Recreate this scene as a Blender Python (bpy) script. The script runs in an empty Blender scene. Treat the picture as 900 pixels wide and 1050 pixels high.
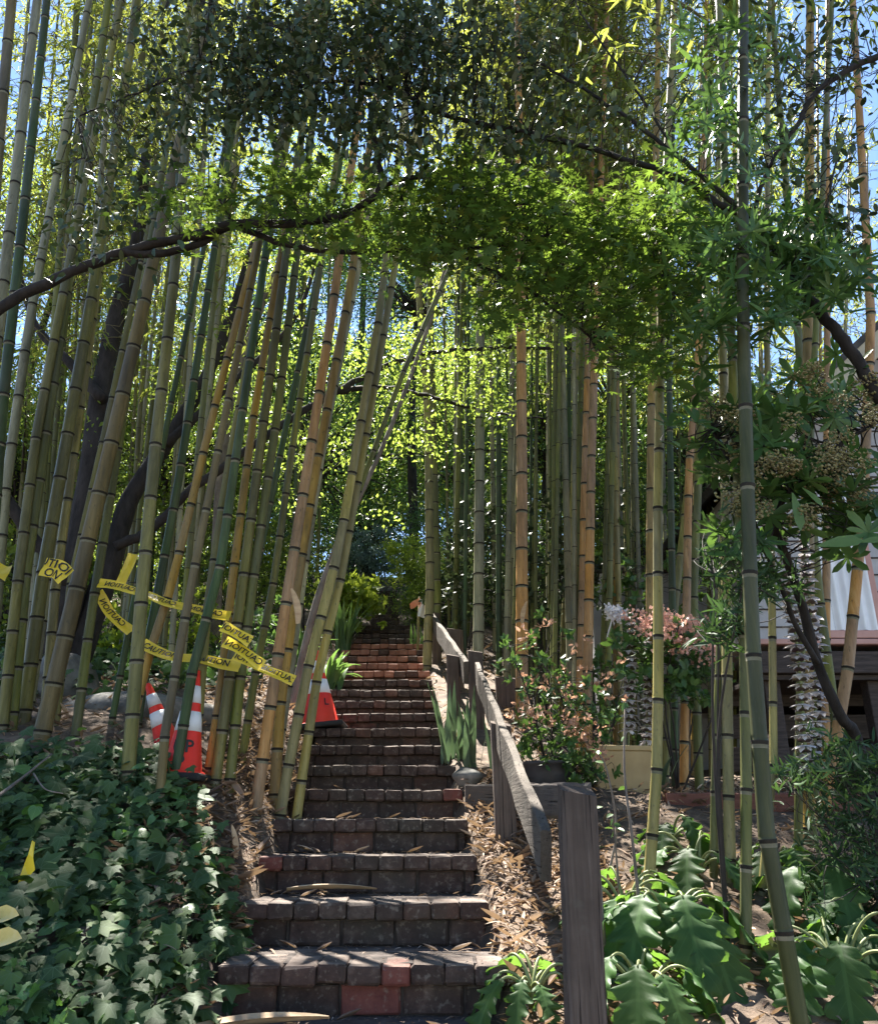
import bpy, bmesh, math, random
import numpy as np
from mathutils import Vector, Matrix
RNG = random.Random(7)
NR = np.random.default_rng(11)
SC = bpy.context.scene
COL = SC.collection
PI = math.pi

# ------------------------------------------------------------------ camera, sky, sun, exposure
CAM_Z = 1.6
F_PX, CX, CY = 850.0, 450.0, 525.0
PITCH = math.radians(20.8)
cp, sp = math.cos(PITCH), math.sin(PITCH)
cam_d = bpy.data.cameras.new('camera')
cam = bpy.data.objects.new('camera', cam_d)
COL.objects.link(cam)
cam.location = (0, 0, CAM_Z)
cam.rotation_euler = (PI / 2 + PITCH, 0, 0)
cam_d.sensor_fit = 'HORIZONTAL'
cam_d.sensor_width = 36
cam_d.lens = 36 * F_PX / 900
cam_d.clip_start = 0.05
cam_d.clip_end = 500
SC.camera = cam

SUN_EL, SUN_AZ = math.radians(60), math.radians(-18)      # azimuth from +Y, negative = to the left
w = bpy.data.worlds.new('World')
SC.world = w
w.use_nodes = True
nt = w.node_tree
nt.nodes.clear()
sky = nt.nodes.new('ShaderNodeTexSky')
sky.sky_type = 'NISHITA'
sky.sun_disc = False
sky.sun_elevation = SUN_EL
sky.sun_rotation = SUN_AZ % (2 * PI)
sky.air_density = 1.0
sky.dust_density = 0.0
sky.altitude = 1200
sky.ozone_density = 1.5
bg = nt.nodes.new('ShaderNodeBackground')
bg.inputs['Strength'].default_value = 0.055
wo = nt.nodes.new('ShaderNodeOutputWorld')
nt.links.new(sky.outputs[0], bg.inputs[0])
nt.links.new(bg.outputs[0], wo.inputs[0])
sun_d = bpy.data.lights.new('sun', 'SUN')
sun_d.energy = 5.0
sun_d.angle = math.radians(0.53)
sun_d.color = (1.0, 0.95, 0.86)
sun = bpy.data.objects.new('sun', sun_d)
COL.objects.link(sun)
SUN_DIR = Vector((math.sin(SUN_AZ) * math.cos(SUN_EL), math.cos(SUN_AZ) * math.cos(SUN_EL), math.sin(SUN_EL)))
sun.rotation_euler = SUN_DIR.to_track_quat('Z', 'Y').to_euler()
sun.location = (0, 0, 30)
SC.view_settings.view_transform = 'Standard'
SC.view_settings.look = 'None'
SC.view_settings.gamma = 1
SC.view_settings.exposure = 2.75
SC.render.engine = 'CYCLES'
SC.cycles.max_bounces = 8
SC.cycles.diffuse_bounces = 4
SC.cycles.glossy_bounces = 2
SC.cycles.transmission_bounces = 5
SC.cycles.transparent_max_bounces = 4
SC.cycles.use_denoising = True
SC.cycles.caustics_reflective = False
SC.cycles.caustics_refractive = False

# ------------------------------------------------------------------ geometry of the place
def ray(px, py):
    u, v = (px - CX) / F_PX, (CY - py) / F_PX
    return u, cp - v * sp, sp + v * cp
def P(px, py, Y):                       # the point seen at a pixel, at forward distance Y
    x, y, z = ray(px, py)
    k = Y / y
    return Vector((x * k, Y, CAM_Z + z * k))
def depth(p):
    return p[1] * cp + (p[2] - CAM_Z) * sp
RUN, RISE, Y1 = 0.417, 0.153, 3.06
Z1 = CAM_Z - 0.4235
NSTEP = 34
def zst(y):
    return Z1 + (y - Y1) * RISE / RUN
def cxs(y):
    return -0.252 - 0.0255 * (y - Y1) / RUN
def sstep(a, b, x):
    t = np.clip((x - a) / (b - a), 0, 1)
    return t * t * (3 - 2 * t)
def shw(y):
    return .475 - .10 * sstep(10.0, 10.3, y) - .17 * sstep(11.7, 12.0, y)
def ground(x, y):
    x = np.asarray(x, float); y = np.asarray(y, float)
    yy = np.where(y < -1, -1 + (y + 1) * 0.2, y)
    yy = np.where(yy > 22, 22 + (yy - 22) * 0.45, yy)
    base = Z1 + (yy - Y1) * RISE / RUN - 0.06
    c = -0.252 - 0.0255 * (np.clip(yy, 0, 18) - Y1) / RUN
    dl = np.maximum(0, c - 0.5 - x); dr = np.maximum(0, x - c - 0.5)
    h_ = shw(yy)
    ins = 1 - sstep(h_ - .1, h_ + .025, np.abs(x - c))
    z = base - 0.22 * ins * sstep(-0.5, .5, y) * (1 - sstep(17, 19, y))
    bank = 0.42 * (1 - np.exp(-dl / 0.5)) * (1 - 0.6 * sstep(5, 8, y))
    z = z + bank
    low = Z1 + (4.6 - Y1) * RISE / RUN - 0.05 + 0.10 * (y - 4.6)
    wl = sstep(0.7, 1.3, x) * sstep(4.6, 5.2, y) * (1 - sstep(11, 17, y))
    z = z * (1 - wl) + np.minimum(z, low) * wl
    z = z + 0.025 * np.sin(x * 3.1 + y * 1.7) * np.cos(y * 2.3 - x) * (1 - ins)
    return z
def gz(x, y):
    return float(ground(x, y))
def hit(px, py, y0=1.2, y1=30):
    a = y0
    p = P(px, py, a)
    Y = y0
    while Y < y1:
        p = P(px, py, Y)
        if p.z <= gz(p.x, p.y):
            return p
        Y += 0.02
    return p

# ------------------------------------------------------------------ mesh builder
class MB:
    def __init__(s):
        s.V = []; s.F = []; s.UV = []; s.R = []; s.n = 0
    def add(s, v, f, mat=0, uv=None, rnd=None, smooth=True):
        v = np.asarray(v, float)
        f = [np.asarray(q, int) for q in (f if isinstance(f, list) else [f])]
        n = len(v)
        s.V.append(v)
        s.UV.append(np.zeros((n, 2)) if uv is None else np.asarray(uv, float))
        s.R.append(np.full(n, 0.5) if rnd is None else np.broadcast_to(np.asarray(rnd, float), (n,)))
        for q in f:
            if len(q):
                s.F.append((q + s.n, mat, smooth))
        s.n += n
    def tube(s, pts, rad, sides=8, mat=0, cap=True, rnd=None):
        pts = np.asarray([tuple(p) for p in pts], float); m = len(pts)
        rad = np.broadcast_to(np.asarray(rad, float), (m,))
        t = np.gradient(pts, axis=0); t /= np.linalg.norm(t, axis=1)[:, None] + 1e-9
        up = np.array([0.31, 0.17, 1.0]) if abs(t[0, 2]) < 0.9 * 1 else np.array([1.0, 0.2, 0.1])
        a = np.cross(t, up); a /= np.linalg.norm(a, axis=1)[:, None] + 1e-9
        b = np.cross(t, a)
        th = np.linspace(0, 2 * PI, sides, endpoint=False)
        v = pts[:, None, :] + rad[:, None, None] * (np.cos(th)[None, :, None] * a[:, None, :] + np.sin(th)[None, :, None] * b[:, None, :])
        v = v.reshape(-1, 3)
        i = np.arange(m - 1)[:, None] * sides; j = np.arange(sides)[None, :]; k = (j + 1) % sides
        f = np.stack([i + j, i + k, i + k + sides, i + j + sides], -1).reshape(-1, 4)
        fs = [f]
        if cap:
            fs = [f, np.arange(sides)[None, ::-1], (np.arange(sides) + (m - 1) * sides)[None, :]]
        s.add(v, fs, mat, rnd=rnd)
        return s
    def box(s, c, size, rot=None, bevel=0.0, mat=0, jit=0.0, rnd=None, taper=None):
        vv, ff = (UB if bevel > 0 else UC)
        h = np.asarray(size, float) / 2
        if bevel > 0:
            v = np.sign(vv) * (h - (1 - np.abs(vv)) / 0.2 * min(bevel, h.min() * 0.9))
        else:
            v = vv * h
        if taper is not None:
            k = (v[:, 2] / h[2] + 1) / 2
            v[:, :2] *= (1 + (taper - 1) * k)[:, None]
        if jit:
            v = v + NR.normal(0, jit, v.shape)
        if rot is not None:
            v = v @ np.asarray(rot.to_3x3() if hasattr(rot, 'to_3x3') else rot).T
        s.add(v + np.asarray(c, float), [q.copy() for q in ff], mat, smooth=False, rnd=rnd)
        return s
    def lathe(s, prof, sides=24, mat=0, M=None, arc=(0, 2 * PI)):
        th = np.linspace(0, 2 * PI, sides, endpoint=False)
        v = np.array([[r * math.cos(a), r * math.sin(a), z] for r, z in prof for a in th])
        m = len(prof)
        i = np.arange(m - 1)[:, None] * sides; j = np.arange(sides)[None, :]; k = (j + 1) % sides
        f = np.stack([i + j, i + k, i + k + sides, i + j + sides], -1).reshape(-1, 4)
        if M is not None:
            v = v @ np.array(M.to_3x3()).T + np.array(M.translation)
        s.add(v, f, mat)
        return s
    def scatter(s, tpl, pos, R, sc, mat=0, rnd=None):
        tv, tf, tuv = tpl
        pos = np.asarray(pos, float); n = len(pos)
        if n == 0: return s
        sc = np.broadcast_to(np.asarray(sc, float), (n,)) if np.ndim(sc) < 2 else sc
        loc = tv[None] * (sc[:, None, None] if np.ndim(sc) == 1 else sc[:, None, :])
        v = np.einsum('nij,nkj->nki', R, loc) + pos[:, None, :]
        k = len(tv)
        off = (np.arange(n) * k)[:, None, None]
        fs = [(q[None] + off).reshape(-1, q.shape[1]) for q in tf]
        r = NR.random(n) if rnd is None else np.broadcast_to(rnd, (n,))
        s.add(v.reshape(-1, 3), fs, mat, np.tile(tuv, (n, 1)), np.repeat(r, k))
        return s
    def mesh(s, name, mats, origin=(0, 0, 0)):
        me = bpy.data.meshes.new(name)
        V = np.concatenate(s.V) - np.asarray(origin, float)
        UV = np.concatenate(s.UV); R = np.concatenate(s.R)
        lv = np.concatenate([f.ravel() for f, _, _ in s.F])
        tot = np.concatenate([np.full(len(f), f.shape[1]) for f, _, _ in s.F])
        mi = np.concatenate([np.full(len(f), m) for f, m, _ in s.F])
        sm = np.concatenate([np.full(len(f), q) for f, _, q in s.F])
        st = np.concatenate([[0], np.cumsum(tot)[:-1]])
        me.vertices.add(len(V)); me.vertices.foreach_set('co', V.astype('f').ravel())
        me.loops.add(len(lv)); me.loops.foreach_set('vertex_index', lv.astype('i'))
        me.polygons.add(len(tot)); me.polygons.foreach_set('loop_start', st.astype('i'))
        me.polygons.foreach_set('material_index', mi.astype('i'))
        me.polygons.foreach_set('use_smooth', sm.astype(bool))
        u = me.uv_layers.new(name='UVMap')
        u.data.foreach_set('uv', UV[lv].astype('f').ravel())
        a = me.attributes.new('rnd', 'FLOAT', 'POINT')
        a.data.foreach_set('value', R.astype('f'))
        for m in (mats if isinstance(mats, (list, tuple)) else [mats]):
            me.materials.append(m)
        me.update(calc_edges=True)
        me.validate()
        return me
    def build(s, name, mats, parent=None, loc=None):
        org = tuple(parent.location) if (parent is not None and loc is None) else (loc or (0, 0, 0))
        if parent is not None and parent.parent is not None and loc is None:
            org = tuple(Vector(parent.location) + Vector(parent.parent.location))
        o = bpy.data.objects.new(name, s.mesh(name, mats, org))
        COL.objects.link(o)
        if parent is not None:
            o.parent = parent
        elif loc is not None:
            o.location = loc
        return o
def _unit(bev):
    bm = bmesh.new(); bmesh.ops.create_cube(bm, size=2)
    if bev:
        bmesh.ops.bevel(bm, geom=bm.edges[:], offset=0.2, segments=2, profile=0.5, affect='EDGES')
    bm.verts.ensure_lookup_table()
    v = np.array([q.co[:] for q in bm.verts]); g = {}
    for f in bm.faces:
        g.setdefault(len(f.verts), []).append([q.index for q in f.verts])
    bm.free()
    return v, [np.array(q) for q in g.values()]
UC, UB = _unit(0), _unit(1)

def tag(o, label=None, cat=None, group=None, kind=None):
    if label: o['label'] = label
    if cat: o['category'] = cat
    if group: o['group'] = group
    if kind: o['kind'] = kind
    return o
def thing(name, label, cat, loc=(0, 0, 0), group=None):
    o = bpy.data.objects.new(name, None)
    o.empty_display_size = 0.1
    COL.objects.link(o)
    o.location = loc
    return tag(o, label, cat, group)
def share(name, me, parent, loc=(0, 0, 0), rot=(0, 0, 0), sc=1):
    o = bpy.data.objects.new(name, me); COL.objects.link(o)
    if parent is not None: o.parent = parent
    o.location = loc; o.rotation_euler = rot
    o.scale = (sc, sc, sc) if np.ndim(sc) == 0 else sc
    return o
def norm(a):
    return a / (np.linalg.norm(a, axis=-1, keepdims=True) + 1e-9)
def frames(axis, nrm):                  # columns x, y(axis), z(normal)
    y = norm(np.asarray(axis, float)); z = np.asarray(nrm, float)
    z = z - (z * y).sum(-1, keepdims=True) * y
    z = norm(z); x = np.cross(y, z)
    return np.stack([x, y, z], -1)
def rvec(n, s=1.0):
    return NR.normal(0, s, (n, 3))

# ------------------------------------------------------------------ leaf templates (y along the leaf, z its upper side)
def tpl(v, f):
    v = np.array(v, float)
    g = {}
    for q in f: g.setdefault(len(q), []).append(q)
    return v, [np.array(q) for q in g.values()], v[:, :2].copy()
def lance(wd):
    return tpl([(0, 0, 0), (-wd / 2, .38, .05), (0, 1, -.08), (wd / 2, .38, .05), ], [(0, 1, 2), (0, 2, 3)])
def blade(wd, droop=.15, ys=(0, .2, .5, .8, 1), prof=(.15, .85, 1, .6, 0.02), fold=.12):
    v = []; f = []
    for y, p in zip(ys, prof):
        z = -droop * y * y
        v += [(-wd / 2 * p, y, z + fold * wd * p), (0, y, z), (wd / 2 * p, y, z + fold * wd * p)]
    for i in range(len(ys) - 1):
        a = 3 * i
        f += [(a, a + 1, a + 4, a + 3), (a + 1, a + 2, a + 5, a + 4)]
    return tpl(v, f)
def fan(center, out, curl=.12):
    v = [(center[0], center[1], 0)] + [(x, y, -curl * (x * x + (y - .3) ** 2)) for x, y in out]
    n = len(out)
    return tpl(v, [(0, 1 + i, 1 + (i + 1) % n) for i in range(n)][::-1])
def _pol(L):
    return [(r * math.sin(math.radians(a)), r * math.cos(math.radians(a))) for a, r in L]
MAPLE = fan((0, .06), _pol([(-158, .14), (-128, .42), (-104, .24), (-80, .72), (-60, .3), (-42, .92), (-22, .34), (0, 1.05), (22, .34), (42, .92), (60, .3), (80, .72), (104, .24), (128, .42), (158, .14)]), .15)
IVY = fan((0, .12), [(0, 0), (-.2, -.16), (-.42, -.12), (-.5, .1), (-.36, .22), (-.52, .48), (-.26, .5), (-.1, .78), (0, .98), (.1, .78), (.26, .5), (.52, .48), (.36, .22), (.5, .1), (.42, -.12), (.2, -.16)], .3)
HEART = fan((0, .2), [(0, .05), (-.2, -.06), (-.42, .06), (-.48, .3), (-.34, .6), (-.12, .86), (0, 1), (.12, .86), (.34, .6), (.48, .3), (.42, .06), (.2, -.06)], .35)
LANCE = lance(.16)
OVATE = blade(.5, .12)
OBLONG = blade(.3, .12, prof=(.12, .5, .95, .9, .05))
NARROW = blade(.17, .2)
STRAP = blade(.07, 0.0, prof=(.9, 1, 1, .7, .03))

# ------------------------------------------------------------------ materials
def newmat(name):
    m = bpy.data.materials.new(name); m.use_nodes = True
    n = m.node_tree; n.nodes.clear()
    o = n.nodes.new('ShaderNodeOutputMaterial')
    return m, n, o
def nd(n, t, **k):
    q = n.nodes.new(t)
    for a, b in k.items(): setattr(q, a, b)
    return q
def principled(n, rough=.6, spec=.4):
    b = nd(n, 'ShaderNodeBsdfPrincipled')
    b.inputs['Roughness'].default_value = rough
    b.inputs['Specular IOR Level'].default_value = spec
    return b
def ramp(n, fac, stops):
    r = nd(n, 'ShaderNodeValToRGB')
    e = r.color_ramp.elements
    while len(e) < len(stops): e.new(0.5)
    for q, (p, c) in zip(e, stops):
        q.position = p; q.color = (*c, 1) if len(c) == 3 else c
    n.links.new(fac, r.inputs[0])
    return r.outputs[0]
def noise(n, scale, stretch=(1, 1, 1), detail=4, rough=.6, coord='Object', off=None):
    t = nd(n, 'ShaderNodeTexCoord'); mp = nd(n, 'ShaderNodeMapping')
    mp.inputs['Scale'].default_value = stretch
    n.links.new(t.outputs[coord], mp.inputs[0])
    q = nd(n, 'ShaderNodeTexNoise')
    q.inputs['Scale'].default_value = scale; q.inputs['Detail'].default_value = detail; q.inputs['Roughness'].default_value = rough
    n.links.new(mp.outputs[0], q.inputs['Vector'])
    return q.outputs['Fac']
def mixc(n, fac, a, b, mode='MIX'):
    m = nd(n, 'ShaderNodeMix', data_type='RGBA', blend_type=mode)
    for sck, v in ((m.inputs[0], fac), (m.inputs[6], a), (m.inputs[7], b)):
        if hasattr(v, 'is_output'): n.links.new(v, sck)
        elif np.ndim(v): sck.default_value = (*v, 1) if len(v) == 3 else v
        else: sck.default_value = v
    return m.outputs[2]
def bump(n, b, h, strength=.4, dist=.01):
    q = nd(n, 'ShaderNodeBump')
    q.inputs['Strength'].default_value = strength; q.inputs['Distance'].default_value = dist
    n.links.new(h, q.inputs['Height']); n.links.new(q.outputs[0], b.inputs['Normal'])
def solid(name, stops, scale=8, stretch=(1, 1, 1), rough=.7, spec=.3, bmp=.3, bd=.01, detail=5):
    m, n, o = newmat(name)
    f = noise(n, scale, stretch, detail)
    b = principled(n, rough, spec)
    n.links.new(ramp(n, f, stops), b.inputs['Base Color'])
    if bmp: bump(n, b, f, bmp, bd)
    n.links.new(b.outputs[0], o.inputs[0])
    return m
def math_(n, op, a, b=None):
    q = nd(n, 'ShaderNodeMath', operation=op)
    for s_, v in zip(q.inputs, (a, b)):
        if v is None: continue
        if hasattr(v, 'is_output'): n.links.new(v, s_)
        else: s_.default_value = v
    return q.outputs[0]
def leafmat(name, c1, c2, c3=None, trans=None, tf=.4, rough=.42, spec=.45, veins=None, vcol=None):
    """colour runs c1..c2(..c3) by leaf; part of the light passes through"""
    m, n, o = newmat(name)
    at = nd(n, 'ShaderNodeAttribute', attribute_name='rnd')
    stops = [(0, c1), (.75 if c3 else 1, c2)] + ([(1, c3)] if c3 else [])
    col = ramp(n, at.outputs['Fac'], stops)
    if veins:
        uv = nd(n, 'ShaderNodeUVMap'); uv.uv_map = 'UVMap'
        s = nd(n, 'ShaderNodeSeparateXYZ'); n.links.new(uv.outputs[0], s.inputs[0])
        x, y = s.outputs[0], s.outputs[1]
        if veins == 'palmate':
            a = math_(n, 'ARCTAN2', x, y)
            r = math_(n, 'SQRT', math_(n, 'ADD', math_(n, 'MULTIPLY', x, x), math_(n, 'MULTIPLY', y, y)))
            d = math_(n, 'MULTIPLY', r, math_(n, 'ABSOLUTE', math_(n, 'SINE', math_(n, 'MULTIPLY', a, 4.0))))
            fac = math_(n, 'LESS_THAN', d, .055)
        else:
            ax = math_(n, 'ABSOLUTE', x)
            mid = math_(n, 'LESS_THAN', ax, .035)
            q = math_(n, 'FRACT', math_(n, 'MULTIPLY', math_(n, 'SUBTRACT', y, math_(n, 'MULTIPLY', ax, .45)), 8.0))
            fac = math_(n, 'MAXIMUM', mid, math_(n, 'LESS_THAN', q, .07))
        col = mixc(n, math_(n, 'MULTIPLY', fac, .55), col, vcol)
    b = principled(n, rough, spec)
    n.links.new(col, b.inputs['Base Color'])
    t = nd(n, 'ShaderNodeBsdfTranslucent')
    tc = mixc(n, .75, col, trans or c2)
    n.links.new(tc, t.inputs[0])
    mx = nd(n, 'ShaderNodeMixShader'); mx.inputs[0].default_value = tf
    n.links.new(b.outputs[0], mx.inputs[1]); n.links.new(t.outputs[0], mx.inputs[2])
    n.links.new(mx.outputs[0], o.inputs[0])
    return m
def bamboo(name, c1, c2, c3):
    m, n, o = newmat(name)
    f = noise(n, 6, (5, 5, .5), 4, .65)
    g = noise(n, 2.2, (1, 1, .8), 3)
    col = ramp(n, f, [(.3, c1), (.55, c2), (.75, c3)])
    at = nd(n, 'ShaderNodeAttribute', attribute_name='rnd')
    hs = nd(n, 'ShaderNodeHueSaturation'); n.links.new(col, hs.inputs['Color'])
    n.links.new(math_(n, 'ADD', math_(n, 'MULTIPLY', at.outputs['Fac'], .5), .75), hs.inputs['Value'])
    n.links.new(math_(n, 'ADD', math_(n, 'MULTIPLY', at.outputs['Fac'], .3), .85), hs.inputs['Saturation'])
    col = mixc(n, ramp(n, g, [(.48, (0, 0, 0)), (.66, (.2, .2, .2))]), hs.outputs[0], (.17, .16, .12))
    g2 = noise(n, 5, (1.5, 1.5, .35), 5, .7)
    col = mixc(n, ramp(n, g2, [(.52, (0, 0, 0)), (.68, (.6, .6, .6))]), col, (.055, .05, .03))
    sp_ = noise(n, 60, (1, 1, .5), 2)
    col = mixc(n, ramp(n, sp_, [(.62, (0, 0, 0)), (.72, (.5, .5, .5))]), col, (.05, .045, .03))
    b = principled(n, .48, .22)
    n.links.new(col, b.inputs['Base Color'])
    bump(n, b, f, .15, .004)
    n.links.new(b.outputs[0], o.inputs[0])
    return m
M = {}
M['b_olive'] = bamboo('bamboo_olive', (0.081, 0.077, 0.025), (0.133, 0.123, 0.044), (0.199, 0.180, 0.079))
M['b_tan'] = bamboo('bamboo_tan', (0.171, 0.113, 0.037), (0.257, 0.174, 0.060), (0.342, 0.246, 0.098))
M['b_orange'] = bamboo('bamboo_orange', (.235, .125, .048), (.35, .195, .08), (.44, .28, .135))
M['b_dark'] = bamboo('bamboo_dark_green', (0.024, 0.038, 0.014), (0.040, 0.064, 0.025), (0.071, 0.095, 0.042))
M['b_green'] = bamboo('bamboo_green', (0.071, 0.079, 0.023), (0.114, 0.119, 0.037), (0.171, 0.166, 0.063))
M['b_front'] = bamboo('bamboo_deep_olive', (.026, .031, .012), (.045, .048, .019), (.075, .073, .033))
M['b_lime'] = bamboo('bamboo_yellow_green', (.155, .14, .052), (.25, .215, .085), (.33, .285, .135))
M['b_pale'] = bamboo('bamboo_grey', (0.142, 0.138, 0.086), (0.209, 0.200, 0.127), (0.294, 0.279, 0.187))
M['b_brown'] = bamboo('bamboo_brown', (0.071, 0.055, 0.025), (0.119, 0.092, 0.042), (0.171, 0.132, 0.063))
M['node'] = solid('bamboo_node', [(.3, (.010, .008, .006)), (.7, (.03, .024, .016))], 30, rough=.8)
M['bloom'] = solid('bamboo_bloom', [(.3, (.10, .095, .06)), (.7, (.19, .175, .12))], 20, rough=.8)
M['bleaf'] = leafmat('bamboo_leaf', (.05, .10, .018), (.10, .15, .028), (.22, .20, .05), trans=(.40, .44, .07), tf=.5, rough=.4, spec=.3)
M['twig'] = solid('twig', [(.3, (.10, .09, .04)), (.7, (.17, .15, .07))], 12)
M['maple'] = leafmat('maple_leaf', (.035, .075, .02), (.07, .13, .03), (.16, .18, .03), trans=(.19, .29, .03), tf=.43, rough=.5, spec=.3)
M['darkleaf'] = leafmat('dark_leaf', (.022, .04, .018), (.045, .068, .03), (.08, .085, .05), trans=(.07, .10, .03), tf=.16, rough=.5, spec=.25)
M['glossleaf'] = leafmat('glossy_leaf', (.035, .08, .025), (.06, .13, .035), (.11, .18, .05), trans=(.14, .25, .04), tf=.28, rough=.42, spec=.35)
M['needle'] = leafmat('fine_leaf', (.025, .055, .025), (.04, .08, .03), trans=(.09, .17, .035), tf=.22, rough=.55, spec=.2)
M['treeleaf'] = leafmat('tree_leaf', (.045, .09, .02), (.10, .16, .03), (.17, .19, .055), trans=(.33, .43, .06), tf=.5, spec=.3)
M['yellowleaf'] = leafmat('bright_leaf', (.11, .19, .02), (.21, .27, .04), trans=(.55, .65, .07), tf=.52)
M['blueleaf'] = leafmat('blue_green_leaf', (.10, .16, .15), (.17, .25, .23), trans=(.2, .3, .22), tf=.3)
M['ivy'] = leafmat('ivy_leaf', (.024, .048, .017), (.045, .085, .027), (.095, .15, .04), trans=(.09, .2, .03), tf=.2, rough=.6, spec=.22, veins='palmate', vcol=(.10, .15, .08))
M['ivylight'] = leafmat('young_ivy_leaf', (.05, .12, .03), (.09, .19, .045), trans=(.2, .4, .05), tf=.3, veins='palmate', vcol=(.16, .25, .1))
M['acanthus'] = leafmat('acanthus_leaf', (.022, .055, .018), (.042, .092, .028), trans=(.22, .42, .05), tf=.34, rough=.5, spec=.18, veins='pinnate', vcol=(.07, .14, .045))
M['petiole'] = solid('petiole', [(.3, (.12, .15, .05)), (.7, (.24, .26, .11))], 10, rough=.5, bmp=0)
M['strap'] = leafmat('strap_leaf', (.05, .10, .04), (.09, .16, .06), (.16, .22, .07), trans=(.2, .35, .06), tf=.3)
M['greystrap'] = leafmat('grey_green_strap', (.04, .065, .035), (.075, .11, .06), trans=(.15, .25, .1), tf=.25)
M['pinkleaf'] = leafmat('pink_new_leaf', (.35, .17, .11), (.50, .30, .20), trans=(.7, .4, .25), tf=.4)
M['petal'] = leafmat('white_petal', (.70, .64, .66), (.85, .82, .82), trans=(.8, .75, .75), tf=.35, rough=.6)
M['bract'] = leafmat('mauve_bract', (.10, .055, .06), (.15, .13, .06), trans=(.3, .2, .2), tf=.3)
M['pinkpetal'] = leafmat('pink_petal', (.62, .27, .20), (.78, .48, .38), trans=(.85, .5, .4), tf=.4)
M['seed'] = leafmat('seed_head', (.17, .13, .06), (.27, .25, .10), (.36, .30, .18), trans=(.2, .2, .08), tf=.15, rough=.7)
M['litter'] = leafmat('dry_litter', (.09, .055, .04), (.30, .21, .15), (.55, .44, .34), trans=(.4, .26, .13), tf=.15, rough=.75, spec=.2)
M['sheath'] = solid('culm_sheath', [(.3, (.30, .19, .11)), (.6, (.5, .36, .22)), (.8, (.62, .5, .35))], 5, (1, 6, 6), rough=.7)
M['bark'] = solid('dark_bark', [(.3, (.010, .008, .008)), (.7, (.038, .032, .03))], 14, (1, 1, .4), rough=.9, bmp=.8, bd=.02)
M['greybark'] = solid('grey_bark', [(.3, (.08, .065, .055)), (.7, (.24, .2, .17))], 12, (1, 1, .4), rough=.9, bmp=.8, bd=.02)
M['thintwig'] = solid('dark_twig', [(.3, (.02, .016, .015)), (.7, (.05, .04, .035))], 12, rough=.8, bmp=0)
M['yellowdead'] = solid('yellow_dead_leaf', [(.3, (.42, .27, .06)), (.5, (.58, .42, .12)), (.7, (.62, .50, .24))], 14, rough=.6, bmp=.2)
def brick(name, stops, moss):
    m, n, o = newmat(name)
    at = nd(n, 'ShaderNodeAttribute', attribute_name='rnd')
    f = noise(n, 16, detail=6, rough=.7)
    g = noise(n, 3.5, detail=5)
    col = ramp(n, f, stops)
    hs = nd(n, 'ShaderNodeHueSaturation')
    n.links.new(col, hs.inputs['Color'])
    n.links.new(math_(n, 'ADD', math_(n, 'MULTIPLY', at.outputs['Fac'], .5), .75), hs.inputs['Value'])
    col = mixc(n, ramp(n, g, [(.45, (0, 0, 0)), (.7, (moss, moss, moss))]), hs.outputs[0], (.05, .045, .035))
    sp_ = noise(n, 45, detail=3)
    col = mixc(n, ramp(n, sp_, [(.56, (0, 0, 0)), (.72, (.4, .4, .4))]), col, (.26, .22, .18))
    ge = nd(n, 'ShaderNodeNewGeometry'); sx = nd(n, 'ShaderNodeSeparateXYZ')
    n.links.new(ge.outputs['True Normal'], sx.inputs[0])
    lit_top = math_(n, 'MULTIPLY', ramp(n, sx.outputs[2], [(.55, (0, 0, 0)), (.9, (.75, .75, .75))]), ramp(n, noise(n, 7, detail=6), [(.35, (.25, .25, .25)), (.6, (1, 1, 1))]))  # pale dusty tone on upward faces, painting in sunlight on the treads
    col = mixc(n, lit_top, col, (.20, .165, .14))
    b = principled(n, .85, .25)
    n.links.new(col, b.inputs['Base Color'])
    bump(n, b, f, .7, .008)
    n.links.new(b.outputs[0], o.inputs[0])
    return m
M['brick_dark'] = brick('weathered_brick', [(.3, (.026, .016, .014)), (.55, (.060, .037, .030)), (.75, (.13, .092, .075))], .6)
M['brick_brown'] = brick('brown_brick', [(.3, (.055, .029, .022)), (.55, (.10, .05, .036)), (.75, (.16, .095, .07))], .6)
M['brick_red'] = brick('red_brick', [(.3, (.10, .032, .026)), (.6, (.165, .055, .042)), (.8, (.21, .10, .08))], .6)
M['brick_sunlit'] = brick('sunlit_orange_red_brick', [(.3, (.20, .085, .055)), (.55, (.30, .125, .08)), (.8, (.36, .19, .13))], .25)  # orange red brick, lightened to paint in sunlight on the upper steps
M['mortar'] = solid('dirty_mortar', [(.3, (.04, .032, .028)), (.7, (.11, .09, .08))], 18, rough=.95)
def wood(name, dark, mid, light, ax):
    m, n, o = newmat(name)
    st = [30, 30, 30]; st[ax] = 1.1
    st2 = [70, 70, 70]; st2[ax] = 1.6
    f = noise(n, 3, st, 6, .7); g = noise(n, 4, detail=5); c = noise(n, 2.2, st2, 2, .5)
    col = ramp(n, f, [(.2, dark), (.5, mid), (.8, light)])
    col = mixc(n, ramp(n, g, [(.42, (0, 0, 0)), (.66, (.65, .65, .65))]), col, tuple(x * .55 for x in mid))
    col = mixc(n, ramp(n, noise(n, 9, detail=4), [(.6, (0, 0, 0)), (.75, (.5, .5, .5))]), col, (.13, .125, .10))
    col = mixc(n, ramp(n, c, [(.30, (.85, .85, .85)), (.38, (0, 0, 0))]), col, (.012, .009, .008))
    b = principled(n, .88, .2)
    n.links.new(col, b.inputs['Base Color'])
    bump(n, b, math_(n, 'ADD', f, math_(n, 'MULTIPLY', ramp(n, c, [(.30, (0, 0, 0)), (.38, (1, 1, 1))]), .6)), .8, .006)
    n.links.new(b.outputs[0], o.inputs[0])
    return m
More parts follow.
